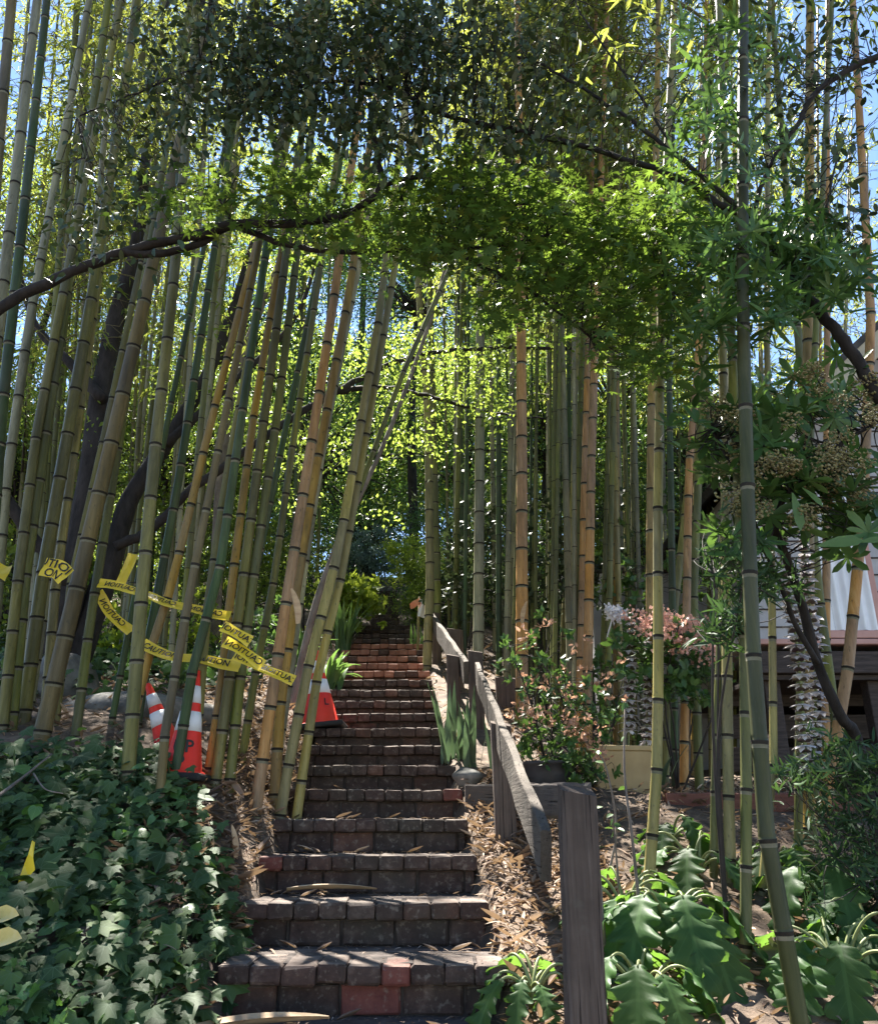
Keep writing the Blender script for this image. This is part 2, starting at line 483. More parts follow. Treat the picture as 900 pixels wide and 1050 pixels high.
M['wood_z'] = wood('weathered_post', (.058, .042, .034), (.098, .073, .060), (.155, .122, .102), 2)
M['wood_y'] = wood('weathered_rail', (.06, .05, .042), (.10, .084, .070), (.16, .138, .115), 1)
M['wood_x'] = wood('weathered_sleeper', (.055, .044, .038), (.095, .078, .068), (.15, .128, .112), 0)
M['redwood'] = solid('red_brown_timber', [(.3, (.11, .04, .03)), (.7, (.20, .085, .06))], 6, (.6, 8, 8), rough=.7)
M['stone'] = solid('stone', [(.3, (.06, .056, .052)), (.5, (.12, .115, .105)), (.7, (.22, .21, .19))], 6, rough=.85, bmp=.6)
M['cone'] = solid('cone_orange_red', [(.3, (.62, .028, .02)), (.7, (.80, .05, .03))], 5, rough=.42, bmp=0)
M['cone_white'] = solid('cone_white_band', [(.3, (.60, .61, .66)), (.7, (.78, .79, .82))], 8, rough=.35, bmp=0)
M['rubber'] = solid('black_rubber', [(.3, (.015, .015, .016)), (.7, (.03, .03, .03))], 10, rough=.7)
def tapemat():
    m, n, o = newmat('caution_yellow')
    b = principled(n, .35, .5)
    n.links.new(ramp(n, noise(n, 6), [(.3, (.62, .46, .02)), (.7, (.80, .62, .05))]), b.inputs['Base Color'])
    t = nd(n, 'ShaderNodeBsdfTranslucent'); t.inputs[0].default_value = (.9, .7, .08, 1)
    mx = nd(n, 'ShaderNodeMixShader'); mx.inputs[0].default_value = .3
    n.links.new(b.outputs[0], mx.inputs[1]); n.links.new(t.outputs[0], mx.inputs[2]); n.links.new(mx.outputs[0], o.inputs[0])
    return m
M['tape'] = tapemat()
M['ink'] = solid('black_ink', [(.3, (.012, .012, .012)), (.7, (.02, .02, .02))], 10, rough=.5, bmp=0)
M['soil'] = solid('garden_soil', [(.3, (.05, .036, .028)), (.5, (.10, .072, .052)), (.7, (.19, .14, .10))], 9, rough=.95, bmp=.8, bd=.03)
M['wall'] = solid('grey_painted_wall', [(.3, (.32, .31, .325)), (.7, (.45, .44, .455))], 3, rough=.7, bmp=.1)
M['pinktrim'] = solid('pink_trim', [(.3, (.42, .22, .19)), (.7, (.52, .30, .26))], 4, rough=.6)
M['whitepaint'] = solid('white_paint', [(.3, (.68, .68, .72)), (.7, (.8, .8, .82))], 4, rough=.5, bmp=0)
M['darkwood'] = solid('dark_boards', [(.3, (.03, .024, .022)), (.7, (.08, .06, .055))], 6, (1, 8, 8), rough=.85)
M['creamboard'] = solid('cream_rake_board', [(.3, (.32, .28, .2)), (.7, (.44, .4, .3))], 5, rough=.7)
M['roof'] = solid('dark_roof', [(.3, (.035, .035, .035)), (.7, (.08, .075, .07))], 12, rough=.9)
M['pot'] = solid('tan_planter', [(.3, (.36, .25, .12)), (.7, (.48, .35, .18))], 6, rough=.7, bmp=.15)
M['darkpot'] = solid('dark_pot', [(.3, (.03, .03, .034)), (.7, (.07, .065, .07))], 8, rough=.5)
M['cloth_o'] = solid('orange_cloth', [(.3, (.6, .2, .1)), (.7, (.75, .32, .18))], 6, rough=.8)
M['cloth_w'] = solid('white_cloth', [(.3, (.6, .58, .56)), (.7, (.8, .78, .76))], 6, rough=.8)
def glassmat():
    m, n, o = newmat('window_glass')
    b = principled(n, .08, .6); b.inputs['Base Color'].default_value = (.10, .11, .13, 1)
    n.links.new(b.outputs[0], o.inputs[0]); return m
M['glass'] = glassmat()

# ------------------------------------------------------------------ ground
def make_ground():
    xs = np.concatenate([np.linspace(-45, -5.4, 22), np.linspace(-5, 5.5, 190), np.linspace(6, 45, 22)])
    ys = np.concatenate([np.linspace(-8, 0.4, 14), np.linspace(.6, 13, 190), np.linspace(13.3, 80, 50)])
    X, Y = np.meshgrid(xs, ys)
    Z = ground(X, Y)
    near = (np.abs(X) < 5.5) & (Y < 13)
    Z = Z + np.where(near, NR.normal(0, .006, Z.shape), 0)
    v = np.stack([X, Y, Z], -1).reshape(-1, 3)
    nx, ny = len(xs), len(ys)
    i = np.arange(ny - 1)[:, None] * nx; j = np.arange(nx - 1)[None, :]
    f = np.stack([i + j, i + j + 1, i + j + nx + 1, i + j + nx], -1).reshape(-1, 4)
    b = MB(); b.add(v, f)
    tag(b.build('ground', M['soil']), kind='structure')
make_ground()

# ------------------------------------------------------------------ brick staircase
def make_stairs():
    L = (cxs(Y1), Y1, Z1 - RISE)
    root = thing('brick_staircase', 'long narrow flight of weathered brick garden steps climbing between the bamboo', 'staircase', L)
    for k in range(-7, NSTEP):
        y = Y1 + k * RUN; z = Z1 + k * RISE; c = cxs(y) + RNG.uniform(-.008, .008)
        W = 2 * float(shw(y + .15))
        b = MB()
        n = max(4, round(W / .105))
        up = 12 <= k <= 16  # upper steps given the brick with sunlight put into its colour
        b.box((c, y + .33, z - .098), (W - .05, .53, .19), mat=3)
        x = c - W / 2
        cuts = np.cumsum(NR.uniform(.9, 1.1, n)); cuts = np.concatenate([[0], cuts / cuts[-1]])
        for i in range(n):
            x0, x1 = x + cuts[i] * W, x + cuts[i + 1] * W
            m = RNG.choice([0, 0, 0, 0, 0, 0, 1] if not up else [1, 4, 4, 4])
            if (k, i) in ((0, 5), (2, 0), (4, 8)): m = 2
            rot = Matrix.Rotation(RNG.uniform(-.012, .012), 3, 'Z') @ Matrix.Rotation(RNG.uniform(-.02, .02), 3, 'X') @ Matrix.Rotation(RNG.uniform(-.012, .012), 3, 'Y')
            b.box(((x0 + x1) / 2, y + .10 + RNG.uniform(-.007, .007), z - .030 + RNG.uniform(-.003, .003)), (x1 - x0 - .002, .2, .060), rot, .011, m, .0016, RNG.random())
        n2 = math.ceil(W / .205)
        for r in range(2):
            o = .11 * (r % 2)
            for i in range(-1, n2 + 1):
                x0 = max(c - W / 2, c - W / 2 + (i * .205) + o); x1 = min(c + W / 2, x0 + .2 if x0 > c - W / 2 else c - W / 2 + (i * .205) + o + .2)
                if x1 - x0 < .05: continue
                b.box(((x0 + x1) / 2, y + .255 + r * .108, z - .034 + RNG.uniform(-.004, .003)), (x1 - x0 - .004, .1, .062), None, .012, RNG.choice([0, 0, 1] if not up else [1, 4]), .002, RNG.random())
        o = RNG.uniform(0, .2)
        for i in range(-1, 6):
            x0 = max(c - W / 2 + .012, c - W / 2 + i * .205 + o - .1); x1 = min(c + W / 2 - .012, c - W / 2 + i * .205 + o + .1)
            if x1 - x0 < .03: continue
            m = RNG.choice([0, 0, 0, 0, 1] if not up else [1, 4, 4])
            if k == 0 and x0 < c - .03 < x1: m = 2
            b.box(((x0 + x1) / 2, y + .095 + RNG.uniform(-.004, .004), z - .107), (x1 - x0 - .003, .1, .090), None, .009, m, .0018, RNG.random())
        b.build('step', [M['brick_dark'], M['brick_brown'], M['brick_red'], M['mortar'], M['brick_sunlit']], root)
make_stairs()

# ------------------------------------------------------------------ house on the right
def make_house():
    yw = 7.2
    A = P(842, 400, yw); B = P(905, 341, yw)
    sl = (B.z - A.z) / (B.x - A.x)
    zb = P(860, 657, yw).z
    xl, xr = 2.75, 6.6
    root = thing('garden_house', 'grey painted house raised over a dark crawl space behind the right bamboo', 'house', (3.6, yw, gz(3.6, yw)))
    apex = A.z + (5.2 - A.x) * sl
    zl = A.z + (xl - A.x) * sl
    b = MB()
    # front wall as a thick gable prism, deep enough to read as a house
    pts = [(xl, zb), (xr, zb), (xr, apex - (xr - 5.2) * sl), (5.2, apex), (xl, zl)]
    v = [(x, yw, z - .12) if i > 1 else (x, yw, z) for i, (x, z) in enumerate(pts)] + [(x, yw + 4, z - .12) if i > 1 else (x, yw + 4, z) for i, (x, z) in enumerate(pts)]
    q = [(i, (i + 1) % 5, (i + 1) % 5 + 5, i + 5) for i in range(5)]
    b.add(v, [np.array(q), np.array([[4, 3, 2, 1, 0], [5, 6, 7, 8, 9]])], smooth=False)
    wall = b.build('wall', M['wall'], root)
    b = MB()
    for i in range(24):
        z = zb + .12 + i * .16
        x0 = max(xl, A.x + (z + .2 - A.z) / sl) if z > zl - .4 else xl
        if x0 < xr - .3:
            b.box(((x0 + xr) / 2, yw - .006, z), (xr - x0, .012, .012), mat=0)
    b.build('siding_groove', M['darkwood'], wall)
    # rake board + roof
    ang = math.atan(sl)
    R = Matrix.Rotation(-ang, 3, 'Y')
    mid = Vector(((xl - .2 + 5.2) / 2, 0, 0)); mid.z = A.z + (mid.x - A.x) * sl
    ln = (5.2 - xl + .2) / math.cos(ang)
    b = MB(); b.box((mid.x, yw + 1.75, mid.z + .05), (ln, 4.9, .06), R)
    mid2 = (5.2 + xr + .4) / 2; R2 = Matrix.Rotation(ang, 3, 'Y'); ln2 = (xr + .4 - 5.2) / math.cos(ang)
    b.box((mid2, yw + 1.75, apex - (mid2 - 5.2) * sl + .05), (ln2, 4.9, .06), R2)
    roof = b.build('roof', M['roof'], root)
    b = MB(); b.box((mid.x, yw - .66, mid.z - .10), (ln, .05, .2), R, .01)
    for k in range(5):
        b.box((xl + .3 + k * .6, yw - .33, A.z + (xl + .3 + k * .6 - A.x) * sl - .09), (.08, .62, .12), R)
    b.build('rake_board', M['creamboard'], roof)
    # window with a pleated white screen
    wl, wr = P(846, 600, yw).x, P(889, 600, yw).x
    zt = P(860, 500, yw).z
    b = MB()
    b.box(((wl + wr) / 2, yw - .02, zt + .03), (wr - wl + .1, .08, .07), None, .008, 0)
    b.box((wr + .02, yw - .02, (zb + zt) / 2 + .03), (.06, .08, zt - zb - .08), None, .008, 1)
    b.box((wl - .03, yw - .02, (zb + zt) / 2 + .03), (.05, .08, zt - zb - .08), None, .008, 0)
    b.box(((wl + wr) / 2, yw - .03, zb + .04), (wr - wl + .16, .12, .07), None, .008, 1)
    win = b.build('window', [M['whitepaint'], M['pinktrim']], root)
    b = MB()
    n = 60; xx = np.linspace(wl, wr, n)
    yy = yw - .055 + .018 * np.sin(xx * 62) + .01 * np.sin(xx * 23)
    v = [(x, y, z) for x, y in zip(xx, yy) for z in (zb + .08, zt)]
    b.add(v, np.array([(2 * i, 2 * i + 2, 2 * i + 3, 2 * i + 1) for i in range(n - 1)]))
    b.build('pleated_screen', M['whitepaint'], win)
    b = MB(); b.box((4.7, yw - .06, zb - .03), (3.9, .10, .05), None, .01)
    b.build('sill_beam', M['pinktrim'], root)
    b = MB(); b.box((4.7, yw - .02, zb - .2), (3.9, .10, .19), None, .01)
    b.build('rim_joist', M['darkwood'], root)
    b = MB()
    for x in (2.9, 3.8, 4.6, 5.7):
        b.box((x, yw + .15, (zb - .3 + gz(x, yw)) / 2 - .1), (.14, .14, zb - .3 - gz(x, yw) + .2), None, .01)
    for z in (.25, .55, .85):
        b.box((4.7, yw + .9, gz(4, yw) + z), (3.9, .04, .22), None, .005)
    b.box((4.7, yw + 2, zb - .32), (3.9, 4, .04))
    b.box((4.7, yw + 3.2, zb - .9), (4.0, .1, 1.4))
    b.box((6.55, yw + 1.6, zb - .9), (.1, 3.2, 1.4))
    b.build('crawl_space', M['darkwood'], root)
make_house()
def low_wall():
    root = thing('garden_wall', 'low plain grey wall seen between canes beyond the pink flowering shrub', 'wall', (2.75, 9.6, gz(2.75, 9.6)))
    zt = P(690, 590, 9.6).z
    z0 = gz(2.75, 9.6)
    b = MB(); b.box((2.75, 9.6, (zt + z0 - .3) / 2), (1.9, .2, zt - z0 + .3), None, .02)
    b.build('wall_panel', M['wall'], root)
    b = MB(); b.box((2.75, 9.6, zt + .03), (2.0, .3, .06), None, .015)
    b.build('coping', M['darkwood'], root)
low_wall()

# ------------------------------------------------------------------ timber: handrails, posts, sleepers
def post(name, label, base, top, wd, mat='wood_z', dp=None, group=None, cat='post'):
    """square timber post between two points, bevelled, with a weathered sloping top"""
    c = (Vector(base) + Vector(top)) / 2
    h = top[2] - base[2]
    b = MB()
    n = 9
    v = []
    dp = dp or wd
    for i in range(n):
        t = i / (n - 1)
        cx = base[0] + (top[0] - base[0]) * t; cy = base[1] + (top[1] - base[1]) * t
        q = wd / 2 * (1 + RNG.uniform(-.025, .025)); e = .82
        qd = dp / 2
        for sx, sy in ((-e, -1), (e, -1), (1, -e), (1, e), (e, 1), (-e, 1), (-1, e), (-1, -e)):
            v.append((cx + sx * q, cy + sy * qd, base[2] + h * t + (0.012 * sy - .008 * sx if i == n - 1 else 0)))
    f = [(8 * i + j, 8 * i + (j + 1) % 8, 8 * i + 8 + (j + 1) % 8, 8 * i + 8 + j) for i in range(n - 1) for j in range(8)]
    b.add(v, [np.array(f), np.array([list(range(8 * (n - 1), 8 * n))])], smooth=False)
    o = b.build(name, M[mat], None, tuple(base))
    return tag(o, label, cat, group)
def timber():
    b0 = P(598, 1046, 2.52); b0.z = gz(b0.x, b0.y) - .1
    t0 = P(591, 810, 2.52)
    post('wooden_post', 'thick dark weathered timber post in the right foreground with a split square top', b0, t0, .100)
    g = hit(519, 862); g.z -= .08
    t1 = P(513, 742, g.y)
    post('wooden_post', 'grey timber post on the leaf litter carrying the lower handrail from its left side', g, t1, .10)
    def rail(a, b_, label, hgt=.15, th=.045):
        a = Vector(a); b_ = Vector(b_); d = b_ - a; L = d.length
        y = d.normalized(); x = Vector((1, 0, 0)); z = x.cross(y).normalized(); x = y.cross(z)
        R = Matrix((x, y, z)).transposed()
        m = MB()
        n = 22; v = []
        for i in range(n):
            t = -L / 2 + L * i / (n - 1)
            wv = .006 * math.sin(i * 1.3); e = .8
            for sx, sz in ((-e, -1), (e, -1), (1, -.94), (1, .94), (e, 1), (-e, 1), (-1, .94), (-1, -.94)):
                p = R @ Vector((sx * th / 2 + wv * .4 + NR.normal(0, .0008), t, sz * hgt / 2 + wv * .5 + NR.normal(0, .0015)))
                v.append((a + b_) / 2 + p)
        f = [(8 * i + j, 8 * i + 8 + j, 8 * i + 8 + (j + 1) % 8, 8 * i + (j + 1) % 8) for i in range(n - 1) for j in range(8)]
        m.add([tuple(p) for p in v], [np.array(f), np.array([list(range(8)), list(range(8 * n - 1, 8 * n - 9, -1))])], smooth=False)
        o = m.build('handrail', M['wood_y'], None, tuple(a))
        return tag(o, label, 'handrail')
    a = P(560, 878, 2.62); e = P(489, 690, 6.15)
    rail(a, e, 'lower sloping plank handrail with worn notched top, ending beside the foreground post', .15, .034)
    a = P(478, 690, 6.2); e = P(441, 634, 9.0)
    rail(a, e, 'upper plank handrail running down from the far canes to the paired posts', .17, .04)
    for px, py0, py1, Y, wd, lab in ((487, 800, 668, 6.25, .11, 'cracked grey post where the upper end of the lower handrail is fixed'),
                                     (464, 796, 672, 6.45, .10, 'dark post just left of the cracked grey post, under the upper handrail'),
                                     (466, 730, 645, 7.6, .15, 'squat broad post with a flat pale cap behind the upper handrail'),
                                     (447, 700, 628, 8.8, .09, 'small shadowed post at the far top end of the upper handrail'),
                                     (518, 790, 695, 6.9, .17, 'wide grey stub of timber standing behind the lower handrail, near the orange cane')):
        t = P(px, py1, Y); bs = Vector((t.x + .01, Y, gz(t.x, Y) - .1))
        post('wooden_post', lab, bs, t, wd, dp=.1)
    # sleepers
    def beam(px0, px1, py, Y, hgt, dp, label, mat):
        a = P(px0, py, Y); c = P(px1, py, Y)
        b = MB(); n = 14; v = []
        for i in range(n):
            x = a.x + (c.x - a.x) * i / (n - 1); e = .85
            for sy, sz in ((-e, -1), (-1, -e), (-1, e), (-e, 1), (e, 1), (1, e), (1, -e), (e, -1)):
                v.append((x, Y + dp / 2 + sy * dp / 2 + NR.normal(0, .002), a.z - hgt / 2 + sz * hgt / 2 + NR.normal(0, .002)))
        f = [(8 * i + j, 8 * i + 8 + j, 8 * i + 8 + (j + 1) % 8, 8 * i + (j + 1) % 8) for i in range(n - 1) for j in range(8)]
        b.add(v, [np.array(f), np.array([list(range(8))[::-1], list(range(8 * n - 8, 8 * n))])], smooth=False)
        tag(b.build('timber_sleeper', M[mat], None, tuple(a)), label, 'timber')
    beam(477, 604, 804, 4.66, .17, .14, 'dark weathered sleeper continuing a brick step to the right under the handrail', 'wood_x')
    beam(536, 606, 803, 3.25, .125, .10, 'short horizontal timber joining the foreground post behind the lower handrail', 'wood_x')
    beam(683, 890, 813, 4.62, .10, .10, 'red brown timber edging board lying across the right bed behind the canes', 'redwood')
timber()

# ------------------------------------------------------------------ bamboo
def crown_proto(seed, n_nodes=17, zstep=.34, lmax=1.0):
    r = np.random.default_rng(seed)
    b = MB(); pos = []; ax = []; sc = []
    a0 = r.uniform(0, 6.28)
    for i in range(n_nodes):
        z = i * zstep
        for s in (0, 1):
            a = a0 + (i % 2) * PI + r.normal(0, .35) + (s - .5) * .7
            L = lmax * r.uniform(.5, 1.0) * (1 - .35 * i / n_nodes)
            d = np.array([math.cos(a), math.sin(a), 0])
            t = np.linspace(0, 1, 6)[:, None]
            pts = d * t * L * .85 + np.array([0, 0, 1]) * (t * .75 - .55 * t * t) * L + np.array([0, 0, z])
            b.tube(pts, np.linspace(.006, .0015, 6), 4, 1, cap=False)
            for q in np.linspace(.25, 1, 6):
                k = min(4, int(q * 5)); p = pts[k] + (pts[min(5, k + 1)] - pts[k]) * (q * 5 - k)
                sd = norm(d + r.normal(0, .8, 3) + np.array([0, 0, -.1]))
                tl = r.uniform(.1, .28)
                tp = p + sd * tl
                b.tube([p, tp], [.0015, .001], 3, 1, cap=False)
                m = r.integers(3, 6)
                for j in range(m):
                    pos.append(p + sd * tl * r.uniform(.4, 1)); ax.append(sd * .6 + r.normal(0, .55, 3) + np.array([0, 0, -.55])); sc.append(r.uniform(.09, .16))
    n = len(pos); nr = r.normal(0, .5, (n, 3)) + np.array([0, 0, 1.0])
    b.scatter(LANCE, pos, frames(np.array(ax), nr), np.array(sc), 0, r.random(n))
    return b.mesh('foliage', [M['bleaf'], M['twig']])
CROWNS = [crown_proto(100 + i) for i in range(5)]
FARCROWNS = [crown_proto(200 + i, 20, .36, 1.25) for i in range(4)]

SUN_TARGETS = [Vector((cxs(y), y, zst(y))) for y in (3.2, 3.8, 4.4, 5.0, 8.6, 9.3)] + [Vector((.3, 4.2, .6 + zst(4.2))), Vector((.4, 3.5, zst(3.5))), P(424, 575, 12.6), Vector((1.1, 3.2, zst(3.2))), P(360, 618, 10.6)]
def blocks_sun(p):
    p = Vector(p)
    for t in SUN_TARGETS:
        d = p - t
        k = d.dot(SUN_DIR)
        if k > 0 and (d - SUN_DIR * k).length < 1.15: return True
    return False
def culm(pts, wpx, mat, label, Y=None, group=None, zf=None, ztop=None, lean=0.0, nf=1, sp0=.25, far=False, dz=0):
    """cane through photograph points bottom..top, standing on the ground at its own distance"""
    if Y is None:
        b = hit(*pts[0]); Y = b.y
    W = [P(px, py, Y + lean * i) for i, (px, py) in enumerate(pts)]
    if W[0].z > gz(W[0].x, W[0].y) + .02:
        d = (W[0] - W[1]).normalized(); k = 0
        while W[0].z + d.z * k > gz(W[0].x + d.x * k, W[0].y + d.y * k) and k < 6: k += .05
        W.insert(0, W[0] + d * k)
    base = Vector((W[0].x, W[0].y, gz(W[0].x, W[0].y)))
    r0 = wpx / 2 * depth(W[1]) / F_PX
    d = (W[-1] - W[-2]).normalized()
    ztop = ztop or (base.z + RNG.uniform(9.5, 11))
    while W[-1].z < ztop:
        d = (d + Vector((RNG.uniform(-.008, .008), RNG.uniform(-.008, .008), 0))).normalized()
        W.append(W[-1] + d * 1.0)
    W = np.array([tuple(p) for p in W])
    W[0, 2] -= .08
    seg = np.linalg.norm(np.diff(W, axis=0), axis=1); S = np.concatenate([[0], np.cumsum(seg)])
    LT = S[-1]
    at = lambda s: np.array([np.interp(s, S, W[:, i]) for i in range(3)])
    # smooth the polyline slightly through node sampling
    s = RNG.uniform(.08, .2); nodes = []; k = 0
    while s < LT - .2:
        nodes.append(s); s += min(.40, sp0 + .012 * k) * RNG.uniform(.93, 1.07); k += 1
    rr = lambda s: r0 * (1.04 - .55 * (max(0, s) / LT) ** 1.3)
    prof = [(0, 1.1, 0)]
    ss = [0.0]; rad = [rr(0) * 1.05]; mats = []
    sides = 10 if not far else 7
    for q in nodes:
        r = rr(q)
        if far:
            for ds, fr, m in ((-.012, 1.0, 0), (-.005, 1.06, 1), (.005, 1.05, 0), (.014, 1.0, 0)):
                ss.append(q + ds); rad.append(r * fr); mats.append(m)
        else:
            for ds, fr, m in ((-.024, .985, 0), (-.012, 1.01, 2), (-.003, 1.10, 1), (.0005, 1.11, 1), (.0028, 1.02, 0), (.009, 1.06, 0), (.019, .995, 0)):
                ss.append(q + ds); rad.append(r * fr); mats.append(m)
    ss.append(LT); rad.append(rr(LT)); mats.append(0)
    pts3 = np.array([at(x) for x in ss]); rad = np.array(rad)
    b = MB()
    m = len(ss)
    t = np.gradient(pts3, axis=0); t = norm(t)
    a = norm(np.cross(t, np.array([0.2, 1.0, 0.1]))); bb = np.cross(t, a)
    th = np.linspace(0, 2 * PI, sides, endpoint=False)
    v = pts3[:, None, :] + rad[:, None, None] * (np.cos(th)[None, :, None] * a[:, None] + np.sin(th)[None, :, None] * bb[:, None])
    i = np.arange(m - 1)[:, None] * sides; j = np.arange(sides)[None, :]; kk = (j + 1) % sides
    f = np.stack([i + j, i + kk, i + kk + sides, i + j + sides], -1)
    idx = np.searchsorted(np.array(nodes), np.array(ss) - .0005)
    tone = NR.random(len(nodes) + 2)[idx]
    b.add(v.reshape(-1, 3), np.zeros((0, 4), int), rnd=np.repeat(tone, sides))
    mats = np.array(mats)
    for mi in (0, 1, 2):
        sel = f[mats == mi].reshape(-1, 4)
        if len(sel): b.F.append((sel, mi, True))
    root = thing('bamboo_cane', label, 'bamboo', tuple(base), group)
    b.build('culm', [M[mat], M['node'], M['bloom']], root)
    protos = FARCROWNS if far else CROWNS
    zf = zf if zf is not None else RNG.uniform(4.8, 5.6)
    s0 = zf if (group or RNG.random() < .5) else zf + 2.6
    if s0 < LT - 1:
        for q in range(nf):
            p = at(min(LT - .5, s0 + q * 2.2))
            if any(blocks_sun(at(min(LT, s0 + q * 2.2 + e))) for e in (1, 2.8, 4.6)) and RNG.random() < .85: continue
            o = share('foliage', RNG.choice(protos), root, tuple(Vector(p) - base), (RNG.uniform(-.1, .1), RNG.uniform(-.1, .1), RNG.uniform(0, 6.28)), RNG.uniform(.9, 1.15))
    return root

LEFT = [  # photo points bottom..top, width px, material, Y (None: where the foot meets the ground), label
 ([(3, 752), (20, 580), (38, 440), (65, 300)], 11, 'b_olive', None, 'olive cane at the far left edge rising behind the ivy mound'),
 ([(12, 748), (26, 585), (62, 340), (85, 180)], 13, 'b_green', None, 'sturdy green cane, second from the left edge, rooted at the ivy top'),
 ([(24, 742), (44, 590), (94, 305), (118, 150)], 14, 'b_olive', None, 'sturdy olive cane just left of the one wearing the ON tape'),
 ([(47, 738), (57, 600), (90, 365), (112, 200)], 10, 'b_lime', None, 'yellowish cane with the yellow ON tape wrapped round it'),
 ([(40, 760), (82, 590), (120, 430), (152, 290), (188, 130)], 17, 'b_brown', None, 'thickest brown olive cane at left, leaning strongly right'),
 ([(62, 700), (72, 600), (106, 450), (138, 300)], 8, 'b_olive', 4.7, 'thin cane hugging the left side of the thickest leaning cane'),
 ([(78, 755), (92, 640), (118, 480), (135, 370)], 10, 'b_green', None, 'slim green cane with a light left edge beside the dark tree trunk'),
 ([(113, 745), (134, 636), (168, 450), (195, 320)], 7, 'b_dark', None, 'thin dark green cane standing in front of the dark tree trunk'),
 ([(131, 812), (146, 600), (160, 450), (176, 310), (186, 200)], 14, 'b_olive', None, 'straight olive cane left of the leaning striped cone'),
 ([(140, 745), (152, 660), (182, 500), (210, 320)], 10, 'b_dark', 4.9, 'dark green cane whose middle passes behind the upper caution tape'),
 ([(136, 740), (150, 680), (176, 600), (212, 450), (240, 340)], 10, 'b_tan', 4.4, 'tan cane knotted with the crossing caution tapes'),
 ([(163, 835), (170, 744), (196, 600), (228, 440), (258, 290)], 10, 'b_brown', None, 'brown cane in front of the two left cones, rooted in the ivy'),
 ([(177, 806), (197, 690), (226, 580), (246, 440), (268, 290)], 11, 'b_dark', None, 'dark green cane crossing in front of the tall upright cone'),
 ([(196, 804), (204, 730), (213, 620), (232, 490), (252, 380)], 10, 'b_olive', None, 'olive cane covering the right side of the tall upright cone'),
 ([(212, 800), (226, 710), (237, 605), (258, 440), (281, 300)], 10, 'b_tan', None, 'orange tan cane immediately right of the tall upright cone'),
 ([(219, 808), (232, 720), (248, 605), (268, 450), (287, 310)], 12, 'b_olive', None, 'pale olive cane wrapped by the doubled caution tape'),
 ([(234, 814), (246, 700), (262, 578), (285, 420), (302, 280)], 11, 'b_green', None, 'greenish cane right of the doubled caution tape'),
 ([(245, 790), (262, 690), (280, 600), (298, 470), (320, 330)], 9, 'b_green', 4.9, 'slender green cane behind the greenish canes left of the orange one'),
 ([(222, 790), (240, 700), (252, 640), (272, 540)], 8, 'b_dark', 5.1, 'shadowed cane at the back of the taped clump'),
 ([(260, 836), (275, 740), (290, 640), (304, 550), (342, 310), (355, 210)], 13, 'b_orange', None, 'large orange brown cane curving up from the leaf litter by the steps'),
 ([(281, 828), (287, 725), (298, 640), (322, 490), (358, 300), (372, 200)], 12, 'b_tan', None, 'tan cane rooted beside the fourth brick step, twin of the orange one'),
 ([(280, 800), (300, 670), (312, 580), (332, 450), (350, 360)], 10, 'b_pale', 5.2, 'dull grey cane behind the orange twin canes'),
 ([(294, 795), (314, 693), (348, 560), (388, 330), (398, 250)], 12, 'b_lime', 4.55, 'straw coloured cane leaning right in front of the cone by the steps'),
 ([(310, 795), (326, 690), (350, 590), (399, 310), (410, 240)], 11, 'b_lime', 4.65, 'straw coloured cane nearest the steps, right of its leaning twin'),
 ([(296, 790), (322, 660), (358, 530), (412, 385), (450, 300)], 7, 'b_green', 5.6, 'thin green cane leaning far over towards the steps'),
 ([(265, 800), (282, 690), (296, 610), (318, 500)], 8, 'b_dark', 5.3, 'narrow dark cane between the orange cane and the greenish clump'),
 ([(-40, 700), (-12, 420), (35, 25)], 15, 'b_pale', 3.9, 'pale cane crossing the upper left corner of the view'),
 ([(-52, 720), (-25, 420), (10, 20)], 17, 'b_brown', 3.6, 'brown cane cut off by the upper left edge of the view'),
 ([(-22, 740), (2, 420), (44, 40)], 14, 'b_dark', 4.2, 'blue green cane in the upper left corner beside the pale one'),
 ([(-12, 745), (6, 500), (30, 330), (62, 160)], 11, 'b_pale', 4.6, 'pale grey cane passing under the dark maple branch at far left'),
 ([(30, 730), (55, 560), (85, 400), (100, 220)], 9, 'b_pale', 5.2, 'faint pale cane behind the sturdy left canes'),
]
for pts, wpx, mat, Y, lab in LEFT:
    culm(pts, wpx * .92, mat, lab, Y)
